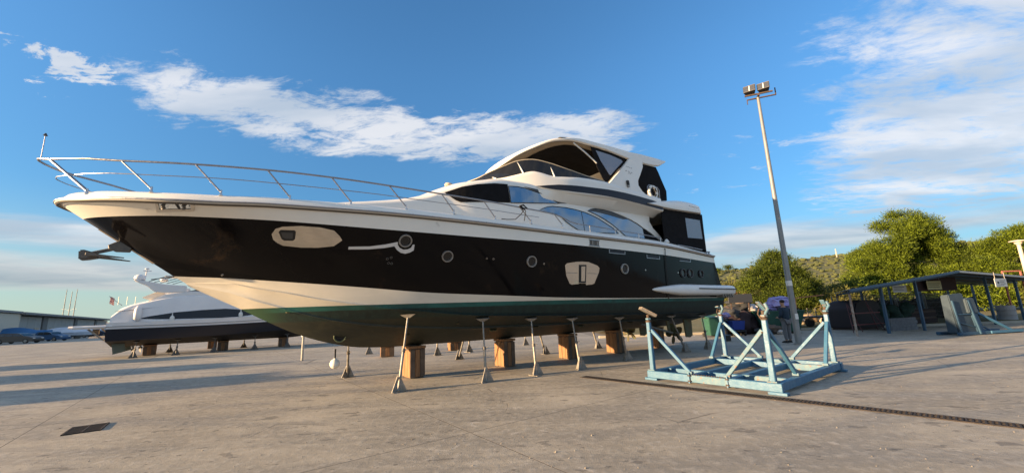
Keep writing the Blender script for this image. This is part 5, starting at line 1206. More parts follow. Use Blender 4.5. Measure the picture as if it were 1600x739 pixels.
# distant wood and hillside scrub, nobody could count these
rg = np.random.default_rng(5); lob = []
for k in range(110):
    x = rg.uniform(14, 150); y = rg.uniform(66, 120); h = rg.uniform(1.6, 3.4); lob.append((x, y, h*.55+max(0, y-60)*.01, h*1.2, h, h*.6))
fo = foliage_mesh('distant_woodland', lob, 52000, .55, 9, SCRUB, None); tag(fo, 'far belt of mixed scrub woodland at the foot of the hill', 'woodland', kind='stuff')
hb_v = []; hb_f = []
tm = bmesh.new(); bmesh.ops.create_icosphere(tm, subdivisions=1, radius=1); iv = [v.co.copy() for v in tm.verts]; ifc = [tuple(v.index for v in f.verts) for f in tm.faces]; tm.free()
for k in range(5200):
    y = rg.uniform(225, 470); x = rg.uniform(.05, 1.35)*y
    z = hill_h(x, y); 
    if rg.random() < .3 and mnoise.noise(Vector((x*.02, y*.02, 7))) < 0: continue
    r_ = rg.uniform(.6, 1.9)*(1.6 if rg.random() < .06 else 1); b_ = len(hb_v)
    j = rg.uniform(.7, 1.3, (len(iv), 3))
    hb_v += [(x + v.x*r_*j[i][0]*1.2, y + v.y*r_*j[i][1], z + r_*.35 + v.z*r_*j[i][2]*.8) for i, v in enumerate(iv)]; hb_f += [tuple(i+b_ for i in f) for f in ifc]
hbm = MB(); hbm.v = hb_v; hbm.f = hb_f
me = bpy.data.meshes.new('hillside_scrub'); me.from_pydata(hb_v, [], hb_f); me.materials.append(mat('hill scrub', (.062, .075, .022), .95, c2=(.085, .095, .032), nscale=.3, world=True)); hs = bpy.data.objects.new('hillside_scrub', me); COL.objects.link(hs)
tag(hs, 'low dark scrub dotted over the far hillside', 'scrub', kind='stuff')
ht_ = thing('hill_mast', 'tiny pale mast near the crest of the far hill', 'mast', (310, 380, hill_h(310, 380)))
MB().beam((0, 0, -1), (0, 0, 7.5), .9, .9, up=(0, 1, 0), w2=.5, h2=.5).build('mast', mat('pale mast', (.5, .46, .38), .7), ht_)
for k, (x, y) in enumerate([(190, 372), (207, 384)]):
    t_ = thing('hilltop_tree', ['left one of two lone trees on the low ridge', 'right one of two lone trees on the low ridge'][k], 'tree', (x, y, hill_h(x, y)), 0, 'lone trees on the low ridge')
    MB().beam((0, 0, -.5), (0, 0, 4), .4, .4, up=(0, 1, 0)).build('trunk', BARK, t_); foliage_mesh('crown', [(0, 0, 4.2, 2.4, 2, 1.3), (.8, 0, 3.6, 1.8, 1.5, 1)], 900, .9, 40+k, PINE2, t_)

# ============================================================ CLUTTER BY THE SKIPS
GREENS = mat('dark green painted steel', (.012, .060, .045), .6, c2=(.018, .085, .06), nscale=3, bump=.2, dirt_or_reflection=((.09, .08, .06), 5., .66)); TARPD = mat('dark tarp', (.022, .026, .030), .8, bump=.6, bscale=5, c2=(.04, .042, .045), nscale=3)
TARPV = mat('violet white tarpaulin', (.40, .36, .62), .6, c2=(.20, .17, .42), nscale=2.2, bump=.8, bscale=5); TARPB = mat('brown sacking', (.16, .11, .08), .9, c2=(.09, .075, .065), nscale=2.5, bump=1., bscale=6); WHB = mat('white bag', (.55, .52, .50), .8, bump=.5, bscale=8)
def at(x, z=0, Y=23.): return (x, Y, z)
wb = thing('wheeled_bin', 'dark green wheeled bin left of the black rubbish heap', 'bin', (10.78, 22.6, 0), R(10))
MB().add([(-.24,-.28,.08),(.24,-.28,.08),(.24,.26,.08),(-.24,.26,.08),(-.30,-.34,.98),(.30,-.34,.98),(.30,.34,.98),(-.30,.34,.98)], [(0,3,2,1),(4,5,6,7),(0,1,5,4),(1,2,6,5),(2,3,7,6),(3,0,4,7)]).build('body', GREENS, wb, bevel=.02)
MB().add([(-.33,-.37,.99),(.33,-.37,.99),(.33,.40,1.06),(-.33,.40,1.06),(-.30,-.33,1.05),(.30,-.33,1.05),(.30,.36,1.14),(-.30,.36,1.14)], [(0,3,2,1),(4,5,6,7),(0,1,5,4),(1,2,6,5),(2,3,7,6),(3,0,4,7)]).build('lid', GREENS, wb, bevel=.015)
for sx in (-1, 1): MB().tube([(sx*.25, .28, .10), (sx*.31, .28, .10)], .10, 14).build('wheel', RUBBER, wb)
def heap(name, label, cat, loc, blobs, m, extra=()):
    t_ = thing(name, label, cat, loc)
    for k, (x, y, z, r_, sx, sz) in enumerate(blobs): blob(MB(), (x, y, z), r_, hash((label, k)) % 97, 3, .28, sx, 1, sz, 1.9).build('bag', m[k % len(m)], t_, smooth=70)
    return t_
heap('rubbish_heap', 'black heap of rubbish bags with white scraps on top', 'rubbish', (11.45, 22.9, 0), [(-.1, 0, .35, .45, 1.1, .9), (.45, .1, .35, .42, 1, .9), (.1, .2, .75, .36, 1.2, .7)], [TARPD, RUBBER])
heap('scrap_bag', 'small white and pink scraps lying on the black rubbish heap', 'bag', (11.45, 22.7, 0), [(-.15, 0, 1.02, .14, 1.4, .6), (.25, -.1, 1.12, .17, 1.3, .8), (.05, -.05, .93, .10, 1.5, .7)], [WHB, TARPV, TARPB])
tb = thing('blue_tub', 'bright dark-blue plastic tub on a low black trolley', 'tub', (12.15, 22.5, 0))
MB().add([(-.30,-.22,.32),(.30,-.22,.32),(.30,.22,.32),(-.30,.22,.32),(-.36,-.27,.80),(.36,-.27,.80),(.36,.27,.80),(-.36,.27,.80)], [(0,3,2,1),(0,1,5,4),(1,2,6,5),(2,3,7,6),(3,0,4,7)]).build('tub', mat('blue plastic', (.008, .035, .24), .4), tb, bevel=.02)
MB().box(-.38, .38, -.28, .28, .22, .30).build('trolley_deck', RUBBER, tb, bevel=.01)
for sx in (-1, 1):
    for sy in (-1, 1): MB().tube([(sx*.3-.03, sy*.22, .10), (sx*.3+.03, sy*.22, .10)], .10, 12).build('wheel', RUBBER, tb)
heap('covered_load', 'dark brown lumpy covered load right of the blue tub', 'load', (13.0, 23.8, 0), [(0, 0, .6, .75, 1, 1), (-.3, .1, 1.15, .45, 1.1, .8), (.6, .1, .5, .6, 1, .9)], [mat('maroon dark cover', (.03, .016, .018), .9), TARPD])
bx = thing('small_dark_box', 'small black box lying alone on the concrete', 'box', (9.95, 19.45, 0), .3); MB().box(-.16, .16, -.13, .13, .0, .28).build('box', RUBBER, bx, bevel=.02); MB().box(-.17, .17, -.14, .14, .24, .29).build('lid', DGREY, bx, bevel=.01)
bd = thing('dark_board', 'dark blank board raised on posts above the rubbish', 'board', (13.15, 23.6, 0), R(-3))
MB().box(-.66, .70, -.03, .03, 1.78, 2.27).build('board', mat('slate board', (.028, .032, .040), .5), bd, bevel=.006)
for x in (-.5, .5): MB().box(x-.03, x+.03, .03, .09, 0, 2.2).build('post', RUSTY, bd)
def skip(label, loc, rz, w, d, h, m):
    t_ = thing('open_skip', label, 'skip', loc, rz); i = .30
    MB().add([(-w/2+i,-d/2+i*.6,.1),(w/2-i,-d/2+i*.6,.1),(w/2-i,d/2-i*.6,.1),(-w/2+i,d/2-i*.6,.1),(-w/2,-d/2,h),(w/2,-d/2,h),(w/2,d/2,h),(-w/2,d/2,h)], [(0,3,2,1),(0,1,5,4),(1,2,6,5),(2,3,7,6),(3,0,4,7)]).build('body', m, t_, bevel=.02)
    for a_, b_ in (((-w/2,-d/2,h),(w/2,-d/2,h)), ((-w/2,d/2,h),(w/2,d/2,h)), ((-w/2,-d/2,h),(-w/2,d/2,h)), ((w/2,-d/2,h),(w/2,d/2,h))): MB().beam(a_, b_, .07, .07).build('rim', m, t_, bevel=.01)
    for k in range(3):
        x = (-.55+.55*k)*w*.75; MB().beam((x*.75, -d/2+i*.6-.03, .12), (x, -d/2-.03, h), .07, .06, up=(0, 1, 0)).build('rib', m, t_)
    for x in (-w/4, w/4): MB().box(x-.06, x+.06, -d/2+.3, d/2-.3, 0, .1).build('skid', RUSTY, t_)
    return t_
skip('dark green open skip with sloping ends beside the man', (15.0, 23.5, 0), R(-14), 2.4, 1.6, 1.22, GREENS)
skip('darker green open skip holding brown sacks, left of the other skip', (13.3, 25.0, 0), R(-4), 2.5, 1.5, 1.25, mat('deep green steel', (.010, .040, .034), .6))
heap('sack_pile', 'pile of brown and grey sacks heaped in the left skip', 'sacks', (13.6, 24.9, 0), [(-.6, 0, 1.35, .42, 1.2, .7), (.1, 0, 1.50, .48, 1.2, .75), (.75, 0, 1.38, .40, 1.1, .7), (.3, -.2, 1.85, .32, 1.5, .6), (-.2, .1, 1.8, .25, 1.4, .6)], [TARPB, TARPD, WHB])
heap('violet_tarpaulin', 'crumpled violet and white tarpaulin piled on the right skip', 'tarpaulin', (15.25, 23.5, 0), [(-.55, 0, 1.38, .36, 1.2, .7), (.0, -.1, 1.62, .48, 1.3, .7), (.5, 0, 1.55, .36, 1.2, .8), (.2, .1, 1.95, .28, 1.8, .35), (-.5, .1, 1.62, .2, 1.2, .8)], [TARPV, TARPV, TARPV])
heap('grey_pallet_heap', 'small heap of greyish junk between cradle and skips', 'junk', (14.1, 22.7, 0), [(-.4, 0, .2, .28, 1.4, .6), (.2, .1, .28, .3, 1.3, .8), (.5, -.1, .12, .2, 1.3, .5)], [TARPD, TARPB, WHB])
heap('rock_pile', 'pale rocks lying on the dry grass between lamp post and shed', 'rocks', (21.0, 29.0, .1), [(-.9, 0, .3, .35, 1.2, .7), (0, .2, .35, .45, 1.1, .8), (1.0, 0, .25, .35, 1.4, .6), (1.9, .3, .2, .3, 1.2, .7)], [mat('pale rock', (.38, .32, .24), .9, bump=.8, bscale=6), mat('ochre rock', (.30, .20, .11), .9, bump=.8, bscale=6)])
# fence-like trailer behind the grass
tr2 = thing('flat_trailer', 'low flat trailer frame parked on the grass left of the shed', 'trailer', (20.0, 27.0, .1), R(8))
MB().box(-2.2, 2.2, -.6, .6, .55, .66).build('deck', DARKM, tr2); 
for x in (-1.2, 1.2):
    for sy in (-1, 1): MB().tube([(x, sy*.68, .3), (x, sy*.5, .3)], .28, 16).build('wheel', RUBBER, tr2)
MB().box(-2.0, -1.9, -.55, -.5, .66, 1.9).build('stake', RUSTY, tr2); MB().beam((-1.95, -.52, 1.85), (.2, -.52, 2.0), .05, .05).build('rail', RUSTY, tr2)
for k in range(6): MB().box(-1.8+k*.6, -1.76+k*.6, -.55, -.5, .66, 1.2).build('stake', DARKM, tr2)
# distant house
hs_ = thing('small_house', 'pink-walled small house with terracotta roof beyond the yacht stern', 'house', (33.0, 62, .1), R(-12))
MB().box(-3.2, 3.2, 0, 6, 0, 2.5).build('wall', mat('salmon render', (.60, .28, .20), .9), hs_); MB().prism([(-.5, 2.5), (6.5, 2.5), (3, 3.7)], lambda a_, b_, d: (d, a_, b_), -3.6, 3.6).build('roof', mat('terracotta', (.38, .12, .06), .9), hs_)
for x in (-2.0, .3, 2.0): MB().box(x-.35, x+.35, -.04, .02, .9, 2.0).build('window', mat('house window', (.05, .06, .07), .2), hs_)
MB().box(-6, -3.4, -3, -2.8, 0, 1.4).build('garden_wall', mat('cream wall', (.62, .54, .40), .9), hs_); MB().box(-3.4, 3.4, -3, -2.8, 0, 1.1).build('garden_wall', mat('cream wall'), hs_)

# ============================================================ PERSON
pn = thing('person', 'person in a dark blue jacket and grey trousers standing by the lamp post, facing left', 'person', (11.62, 17.55, 0), R(100))
def skinned(name, verts, edges, radii, m, parent, root=0, lev=2):
    me = bpy.data.meshes.new(name); me.from_pydata(verts, edges, []); ob = bpy.data.objects.new(name, me); COL.objects.link(ob)
    sm_ = ob.modifiers.new('skin', 'SKIN'); sm_.use_smooth_shade = True; sb = ob.modifiers.new('sub', 'SUBSURF'); sb.levels = lev; sb.render_levels = lev
    for i, r_ in enumerate(radii): me.skin_vertices[0].data[i].radius = (r_, r_) if not isinstance(r_, tuple) else r_
    me.skin_vertices[0].data[root].use_root = True
    me.materials.append(m); ob.parent = parent
    bpy.context.view_layer.update(); dg_ = bpy.context.evaluated_depsgraph_get(); me2 = bpy.data.meshes.new_from_object(ob.evaluated_get(dg_)); ob.modifiers.clear(); ob.data = me2
    for p in me2.polygons: p.use_smooth = True
    return ob
# local frame: x = facing direction, y = left side
SKINM = mat('skin tone', (.36, .20, .13), .6); JACK = mat('dark blue jacket', (.012, .030, .055), .8, bump=.5, bscale=14); TROU = mat('grey trousers', (.16, .16, .17), .9, bump=.5, bscale=14, c2=(.12, .12, .13), nscale=6)
V_ = [(0,0,.96), (0,0,1.12), (.01,0,1.30), (.02,0,1.44), (.03,0,1.53), (.06,0,1.62), (.07,0,1.70), (.06,0,1.755),
      (.0,.17,1.42), (-.02,.21,1.15), (.16,.20,1.04), (.24,.17,1.06), (.0,-.17,1.42), (.02,-.22,1.16), (.20,-.18,1.10), (.28,-.15,1.12),
      (0,.10,.92), (.02,.11,.50), (-.02,.12,.10), (.12,.13,.04), (0,-.10,.92), (.06,-.12,.50), (.06,-.14,.10), (.20,-.15,.04)]
Ed = [(0,1),(1,2),(2,3),(3,4),(4,5),(5,6),(6,7),(3,8),(8,9),(9,10),(10,11),(3,12),(12,13),(13,14),(14,15),(0,16),(16,17),(17,18),(18,19),(0,20),(20,21),(21,22),(22,23)]
Ra = [.13,.125,.14,.085,.055,.082,.088,.05, .06,.045,.034,.03,.06,.045,.034,.03,.085,.062,.042,.035,.085,.062,.042,.035]
body = skinned('body', V_, Ed, Ra, SKINM, pn)
skinned('jacket', [(0,0,.90), (0,0,1.12), (.01,0,1.30), (.02,0,1.44), (.025,0,1.48), (0,.18,1.42), (-.02,.22,1.15), (.13,.205,1.05), (0,-.18,1.42), (.02,-.23,1.16), (.17,-.19,1.09)], [(0,1),(1,2),(2,3),(3,4),(3,5),(5,6),(6,7),(3,8),(8,9),(9,10)], [(.19,.16),.17,.18,.12,.075,.085,.068,.052,.085,.068,.052], JACK, pn)
skinned('trousers', [(0,0,.95), (0,.10,.90), (.02,.11,.50), (-.02,.12,.11), (0,-.10,.90), (.06,-.12,.50), (.06,-.14,.11)], [(0,1),(1,2),(2,3),(0,4),(4,5),(5,6)], [.155,.115,.088,.072,.115,.088,.072], TROU, pn)
blob(MB(), (.045, 0, 1.735), .103, 3, 2, .06, 1.02, .95, .75).build('hair', mat('dark hair', (.018, .013, .010), .8), pn, smooth=80)
MB().add([(.15,-.012,1.67),(.15,.012,1.67),(.185,0,1.655),(.15,0,1.70)], [(0,1,2),(1,3,2),(3,0,2),(0,3,1)]).build('nose', SKINM, pn)
for (x, y), hd in (((.26, .165), 1.06), ((.30, -.145), 1.12)):
    for k in range(5):
        a_ = -.03 + k*.016 if k < 4 else -.02; z_ = hd - (.0 if k < 4 else -.03)
        MB().tube([(x-.01, y+a_*.6, z_), (x+.045+.006*(k % 3), y+a_, z_-.01), (x+.07+.006*(k % 3), y+a_*1.1, z_-.035)], .009, 6, r2=.006).build('finger' if k < 4 else 'thumb', SKINM, body)
for x, y in ((.03, .125), (.11, -.145)): MB().add([(x-.10,y-.045,0),(x+.19,y-.05,0),(x+.19,y+.05,0),(x-.10,y+.045,0),(x-.09,y-.04,.10),(x+.06,y-.045,.09),(x+.06,y+.045,.09),(x-.09,y+.04,.10),(x+.17,y-.035,.05),(x+.17,y+.035,.05)], [(0,3,2,1),(4,5,6,7),(5,8,9,6),(0,1,8,5,4),(3,7,6,9,2),(1,2,9,8),(0,4,7,3)]).build('shoe', RUBBER, pn, bevel=.012)

# ============================================================ SECOND YACHT (left, behind) - local x along it from the stern, -y the near side
def yacht2_build(label, loc, rz):
    y2 = thing('moored_motor_yacht', label, 'yacht', loc, rz)
    WH2 = mat('second yacht white', (.78, .76, .74), .35, c2=(.72, .70, .69), nscale=1.5, coat=.15); NV2 = mat('second yacht dark hull', (.014, .016, .026), .3); DB = mat('second yacht bottom', (.022, .020, .022), .7, c2=(.035, .03, .028), nscale=3)
    n = 30; Ls = -1.25; Le = 11.4
    def plan(u): return 2.05*min(1, .90+.4*u)*(1-max(0, (u-.45)/.55)**2.3) if u < 1 else .02
    top = lambda u: 1.93 + .10*u + .55*u**3; mid = lambda u: 1.56 + .02*u + .45*u**3; low = lambda u: .95 + .25*u**2 + .4*u**4; keel = lambda u: .58 + .0*u + (1.3*max(0, (u-.72)/.28)**2)
    for nm, f0, f1, k0, k1, m in (('bottom', keel, low, .0, .86, DB), ('dark_topside', low, mid, .86, .97, NV2), ('white_topside', mid, top, .975, 1.0, WH2)):
        mb = MB()
        for sd in (-1, 1):
            rows = []
            for i in range(n+1):
                u = i/n; s = Ls + (Le-Ls)*u*(1-.08*(1-k1)) + (0 if k1 > .9 else -.5*u*u*(1-k1)*2); w = plan(min(u, .998))
                rows.append([(s + .35*u**4*(k0+(k1-k0)*f), sd*w*(k0+(k1-k0)*f), f0(u)+(f1(u)-f0(u))*f) for f in (0, .33, .66, 1)])
            mb.grid(rows)
        mb.build(nm, m, y2, smooth=35)
    mb = MB(); rows = [[(Ls+(Le-Ls)*i/n + .35*(i/n)**4, plan(min(i/n, .998))*j/4, top(i/n)-.02+.06*(1-(j/4)**2)) for j in range(-4, 5)] for i in range(n+1)]
    mb.grid(rows).build('deck', WH2, y2, smooth=40)
    MB().add([(Ls-.01, -1.6, .95), (Ls-.01, 1.6, .95), (Ls-.01, 1.86, 1.95), (Ls-.01, -1.86, 1.95), (Ls-.01, 0, .6)], [(0, 4, 1, 2, 3)]).build('transom', mat('beige transom', (.40, .33, .25), .6), y2)
    for zz_, m_ in ((1.57, NV2), (1.72, mat('grey moulding', (.25, .25, .26), .5))):
        for sd in (-1, 1): MB().tube([(Ls+(Le-Ls)*i/n+.35*(i/n)**4, sd*(plan(min(i/n, .998))*.985+.012), zz_+(mid(i/n)-1.56)) for i in range(n)], .02, 6).build('moulding', m_, y2, smooth=60)
    MB().box(-2.60, -1.1, -1.75, 1.75, 1.63, 1.80).build('swim_platform', WH2, y2, bevel=.07)
    MB().tube([(-2.7, -1.5, 1.74), (-2.4, -1.62, 1.74), (-1.0, -1.8, 1.74)], .07, 8).build('platform_edge', WH2, y2, smooth=60)
    MB().box(-2.15, -1.3, -.5, .3, 1.12, 1.22).build('boarding_step', WH2, y2, bevel=.04)
    for sd in (-1, 1): MB().beam((-1.3, sd*1.5, 1.0), (-2.0, sd*1.4, 1.62), .05, .08).build('platform_bracket', GALV, y2)
    MB().box(-1.95, -1.7, -.75, -.55, 1.35, 1.62).build('step_block', DARKM, y2)
    # cabin
    ztop = pchip([(-1.2, 2.2), (-.9, 2.62), (-.4, 2.86), (.3, 3.06), (1.0, 3.26), (1.8, 3.38), (3, 3.42), (4.5, 3.30), (6, 2.95), (7.5, 2.5), (9.3, 2.15)])
    def side(s, z): return (1.72 if s < 5 else 1.72*(1-((s-5)/4.6)**1.8)) - .16*(z-2)
    mb = MB(); rows = []
    for i in range(36):
        s = -1.15 + 10.4*i/35; zt_ = ztop(s); w = lambda z: max(.02, side(s, z)); h = zt_-1.9
        half = [(w(1.9), 1.9), (w(1.9+h*.4), 1.9+h*.4), (w(1.9+h*.8), 1.9+h*.8), (max(.02, w(zt_)-.04), zt_-.05), (max(.02, w(zt_)-.16), zt_), (w(zt_)*.5, zt_+.10), (0, zt_+.13)]
        rows.append([(s, -a_, z) for a_, z in half] + [(s, a_, z) for a_, z in half[-2::-1]])
    mb.grid(rows); mb.cap(rows[0]); mb.cap(rows[-1]); mb.build('cabin', WH2, y2, smooth=40)
    for sd in (-1, 1):
        M_ = MB(); patch(M_, [(-.05, 2.10), (.4, 2.22), (1.6, 2.42), (2.8, 2.52), (3.9, 2.57), (4.5, 2.52), (5.1, 2.42), (5.7, 2.20), (4.6, 2.06), (3.6, 2.02), (2, 2.03), (.8, 2.05)], side, .012, .03, .4, sd); M_.build('side_window', mat('black side glazing', (.008, .008, .010), .15), y2, merge=0, recalc=False)
    MB().tube([(-1.0, -1.66, 2.52), (.5, -1.60, 2.70), (2, -1.57, 2.80), (4, -1.55, 2.86)], .012, 5).build('moulding_line', mat('grey moulding'), y2)
    # flybridge, arch, domes
    P_ = lambda pts, y0, y1, nm, m=WH2, b=.02: MB().prism(pts, lambda a_, b_, d: (a_, d, b_), y0, y1).build(nm, m, y2, bevel=b)
    P_([(.2, 3.05), (.9, 3.45), (2.2, 3.66), (4.2, 3.60), (5.4, 3.25), (5.2, 3.1), (2.5, 3.2)], -1.35, 1.35, 'flybridge', WH2, .05)
    for sd in (-1, 1):
        P_([(-.55, 4.40), (-.25, 4.30), (.9, 4.05), (1.9, 3.98), (1.9, 3.6), (.9, 3.55), (.45, 3.62), (.1, 3.95), (-.3, 4.15)], sd*1.25-.07, sd*1.25+.07, 'arch_wing', WH2, .03)
    P_([(-.5, 4.30), (.5, 4.12), (.5, 4.02), (-.4, 4.2)], -1.25, 1.25, 'arch_top', WH2, .01)
    P_([(-.1, 3.30), (.5, 3.62), (.9, 3.56), (.9, 3.40), (.3, 3.15)], -1.1, -.6, 'aft_seat', mat('warm white cushion', (.75, .68, .58), .8), .04)
    P_([(1.9, 3.62), (3.2, 4.02), (3.3, 3.98), (3.3, 3.62)], -1.25, 1.25, 'screen', mat('smoked screen', (.04, .045, .05), .2), .01)
    d_ = MB().lathe([(.10, 0), (.24, .03), (.27, .14), (.24, .26), (.12, .34), (.02, .36)], 16, (-.35, -.6, 4.32)).build('radar_dome', WH2, y2, smooth=60); MB().lathe([(.2, -.05), (.2, .0)], 12, (-.35, -.6, 4.32)).build('dome_base', DGREY, d_)
    MB().tube([(-.15, -.5, 4.3), (-.1, -.5, 4.95)], .04, 6).build('mast', WH2, y2); MB().beam((-.25, -.5, 4.9), (.12, -.5, 4.9), .1, .05).build('radar_bar', WH2, y2); MB().lathe([(.09, 0), (.11, .06), (.05, .1)], 10, (-.1, -.5, 4.98)).build('anchor_light', WH2, y2, smooth=60)
    MB().lathe([(.1, 0), (.2, .05), (.2, .16), (.08, .22)], 12, (.7, -.2, 4.28)).build('small_dome', WH2, y2, smooth=60)
    for k in range(5): MB().tube([(.1+k*.28, -1.2, 4.2-k*.03), (.8+k*.33, -1.0, 4.52-.02*k)], .018, 5).build('frame_tube', DGREY, y2)
    MB().tube([(.2, -1.0, 4.35), (1.3, -1.0, 4.55), (2.3, -1.0, 4.35), (3.0, -1.0, 4.05)], .03, 6).build('frame_tube', DGREY, y2, smooth=60)
    MB().box(.8, 1.5, -1.0, -.4, 4.5, 4.62).build('life_raft', mat('warm white cushion'), y2, bevel=.03)
    st = MB().tube([(-1.0, -.2, 2.9), (-1.25, -.2, 3.12), (-1.6, -.2, 3.44)], .015, 5).build('flag_staff', STEEL, y2)
    rows = [[(-1.55+.11*i*.6+.02*math.sin(i*2), -.2+.04*math.sin(j*1.3+i), 3.42-.06*i*.6-.1*j) for i in range(4)] for j in range(5)]
    MB().grid(rows).build('flag', mat('faded red flag', (.34, .07, .07), .8, c2=(.40, .38, .38), nscale=5), st)
    # fenders on it
    for x, z, r_, h in ((1.45, 2.02, .11, .42), (4.72, 2.17, .11, .36)): MB().lathe([(.02, -h/2-.03), (r_*.8, -h/2+.05), (r_, -h/2+.12), (r_, h/2-.12), (r_*.7, h/2-.04), (.025, h/2), (.02, h/2+.14)], 14, (x, -side(x, 2.1)-.14, z)).build('fender', FENDER, y2, smooth=60)
    MB().lathe([(.05, 0), (.17, .10), (.18, .3), (.17, .62), (.10, .80), (.02, .86)], 14, (-.05, -1.80, 1.98)).build('upright_fender', WH2, y2, smooth=60)
    for k in range(3): MB().tube([(-1.0+k*.35, -1.3, 2.9), (-1.0+k*.35, -1.3, 3.35)], .01, 4).build('rod', GALV, y2)
    # stern gear
    for sd in (-1, 1):
        MB().prism([(-1.1, .75), (-.6, .9), (-.5, .35), (-1.0, .2)], lambda a_, b_, d: (a_, sd*.8+d, b_), -.03, .03).build('trim_rudder', mat('grey green fin', (.10, .13, .11), .7), y2)
        c = Vector((-.15, sd*1.1, .42)); pr = MB().tube([c-Vector((.08, 0, 0)), c+Vector((.1, 0, 0))], .06, 10).build('propeller', DARKM, y2)
        for k in range(4):
            a0 = k*math.pi/2+.4; MB().add([tuple(c), tuple(c+Vector((.06, .25*math.cos(a0-.35), .25*math.sin(a0-.35)))), tuple(c+Vector((0, .30*math.cos(a0), .30*math.sin(a0)))), tuple(c+Vector((-.06, .25*math.cos(a0+.35), .25*math.sin(a0+.35))))], [(0, 1, 2, 3)]).build('blade', GALV, pr)
    return y2
a2 = math.atan2(.57, .82); d2 = Vector((math.cos(a2), math.sin(a2), 0)); n2 = Vector((-d2.y, d2.x, 0)); o2_ = Vector((-21.0, 22.54, 0)) + n2*1.75
Y2 = yacht2_build('white and dark blue motor yacht on jacks, behind under the big bow', o2_, a2)
def y2w(s, y, z): return o2_ + d2*s + n2*y + Vector((0, 0, z))
for s, lb_ in ((-.0, 'jack stand nearest the stern of the white yacht behind'), (1.8, 'second jack stand from the stern of the white yacht behind'), (3.55, 'third jack stand from the stern of the white yacht behind'), (5.6, 'fourth jack stand from the stern of the white yacht behind'), (7.4, 'fifth jack stand under the white yacht behind, partly behind the green forefoot')):
    f = y2w(s, -1.75, 0); jack((f.x, f.y), y2w(s, -1.35, .84), label=lb_, group='jack stands under the white yacht behind', m=DARKM, fin=.24)
for s in (1.2, 5.1):
    f = y2w(s, 1.7, 0); jack((f.x, f.y), y2w(s, 1.35, .84), label='far side jack stand of the white yacht behind, ' + ('nearer its stern' if s < 2 else 'nearer its bow'), group='jack stands under the white yacht behind', m=DARKM, fin=.24)
for k, s in enumerate((.45, 3.95, 7.3)):
    f = y2w(s, -.15, 0); block((f.x, f.y, 0), a2, .55, .5, .60, ['dark keel block near the stern of the white yacht behind', 'dark keel block amidships under the white yacht behind', 'keel block under the fore part of the white yacht behind, beside the green hull'][k], 'keel blocks under the white yacht behind')
f = y2w(3.3, 3.2, 0); block((f.x, f.y, 0), a2, .5, .45, .55, 'small dark block standing beyond the white yacht', 'keel blocks under the white yacht behind')

# yachts laid up farther left, off the photograph's edge: their long shadows cross the yard
def copyY(loc, rz, label):
    c = dup(Y2, loc, rz, label); return c
SZ = math.atan2(.375, .927)
copyY((-34, 2.2, 0), SZ, 'white and dark yacht laid up beyond the left edge of the picture, nearest the viewer')
copyY((-38, 6.3, 0), SZ, 'white and dark yacht laid up beyond the left edge, middle of three')
copyY((-43, 11.0, 0), SZ, 'white and dark yacht laid up beyond the left edge, farthest of three')

# ============================================================ CARS, COVERED BOATS, WAREHOUSE, MASTS
def car(label, loc, rz, L, H, m, wagon=True, W_=1.75):
    c = thing('parked_car', label, 'car', loc, rz, 'cars parked near the warehouse')
    x0, x1 = -L/2, L/2; prof = [(x0, .35), (x0+.03, .62), (x0+.12, .80)] + ([(x0+.25, .95), (x0+.55, H-.03), (x0+1.0, H)] if wagon else [(x0+.15, .95), (x0+.45, H-.02), (x0+.8, H)]) + [(x1-2.1, H-.01), (x1-1.75, H-.08), (x1-1.15, .98), (x1-.35, .84), (x1-.05, .62), (x1, .38), (x1-.05, .22), (x0+.05, .22)]
    rows = []
    for w, ins in ((-W_/2+.10, .035), (-W_/2, 0), (W_/2, 0), (W_/2-.10, .035)): pass
    def ring(y, k): return [(p[0]*(1-k*.03), y*(1 if p[1] < .98 else 1-.16*(p[1]-.98)/.5), p[1]) for p in prof]
    rows = [ring(-W_/2, 0), ring(-W_/2*.5, 0), ring(0, 0), ring(W_/2*.5, 0), ring(W_/2, 0)]
    mb = MB().grid(rows, close=True); mb.cap(rows[0]); mb.cap(rows[-1]); b_ = mb.build('body', m, c, smooth=35, bevel=.0)
    G = mat('car glass', (.02, .025, .03), .08)
    for sd in (-1, 1):
        yy = lambda z: sd*(W_/2*(1-.16*max(0, z-.98)/.5)+.006)
        for a_, b2, c_, d_ in ((x0+.55, x0+1.35, x0+.75, x0+1.35), (x0+1.43, x0+2.25, x0+1.43, x0+2.15), (x0+2.33, x1-1.35, x0+2.30, x1-1.80)):
            MB().add([(a_, yy(1.0), 1.0), (b2, yy(1.0), 1.0), (d_, yy(H-.12), H-.12), (c_, yy(H-.12), H-.12)], [(0, 1, 2, 3)]).build('side_window', G, c)
        for x in (x0+.80, x1-.85):
            w_ = MB().tube([(x, sd*(W_/2-.18), .31), (x, sd*(W_/2+.012), .31)], .31, 18).build('wheel', RUBBER, c)
            MB().tube([(x, sd*(W_/2-.02), .31), (x, sd*(W_/2+.02), .31)], .20, 14).build('rim', GALV, w_)
        MB().box(x1-.30, x1-.04, sd*.62-.14, sd*.62+.14, .60, .74).build('headlight', mat('lamp glass', (.6, .6, .6), .1), c)
        MB().box(x0+.0, x0+.10, sd*.70-.10, sd*.70+.10, .68, .90).build('tail_light', mat('red lamp', (.25, .01, .01), .2), c)
    MB().add([(x1-1.22, -.70, 1.0), (x1-1.22, .70, 1.0), (x1-1.78, .62, H-.1), (x1-1.78, -.62, H-.1)], [(0, 1, 2, 3)]).build('windscreen', G, c).location = (.03, 0, .02)
    return c
car('dark brown estate car parked at far left before the covered boats', (-69.9, 57.3, 0), R(10), 4.7, 1.40, mat('brown car paint', (.035, .022, .020), .3))
car('blue hatchback parked beside the dark brown estate car', (-72.9, 64.0, 0), R(6), 3.9, 1.45, mat('blue car paint', (.02, .07, .16), .3), False)
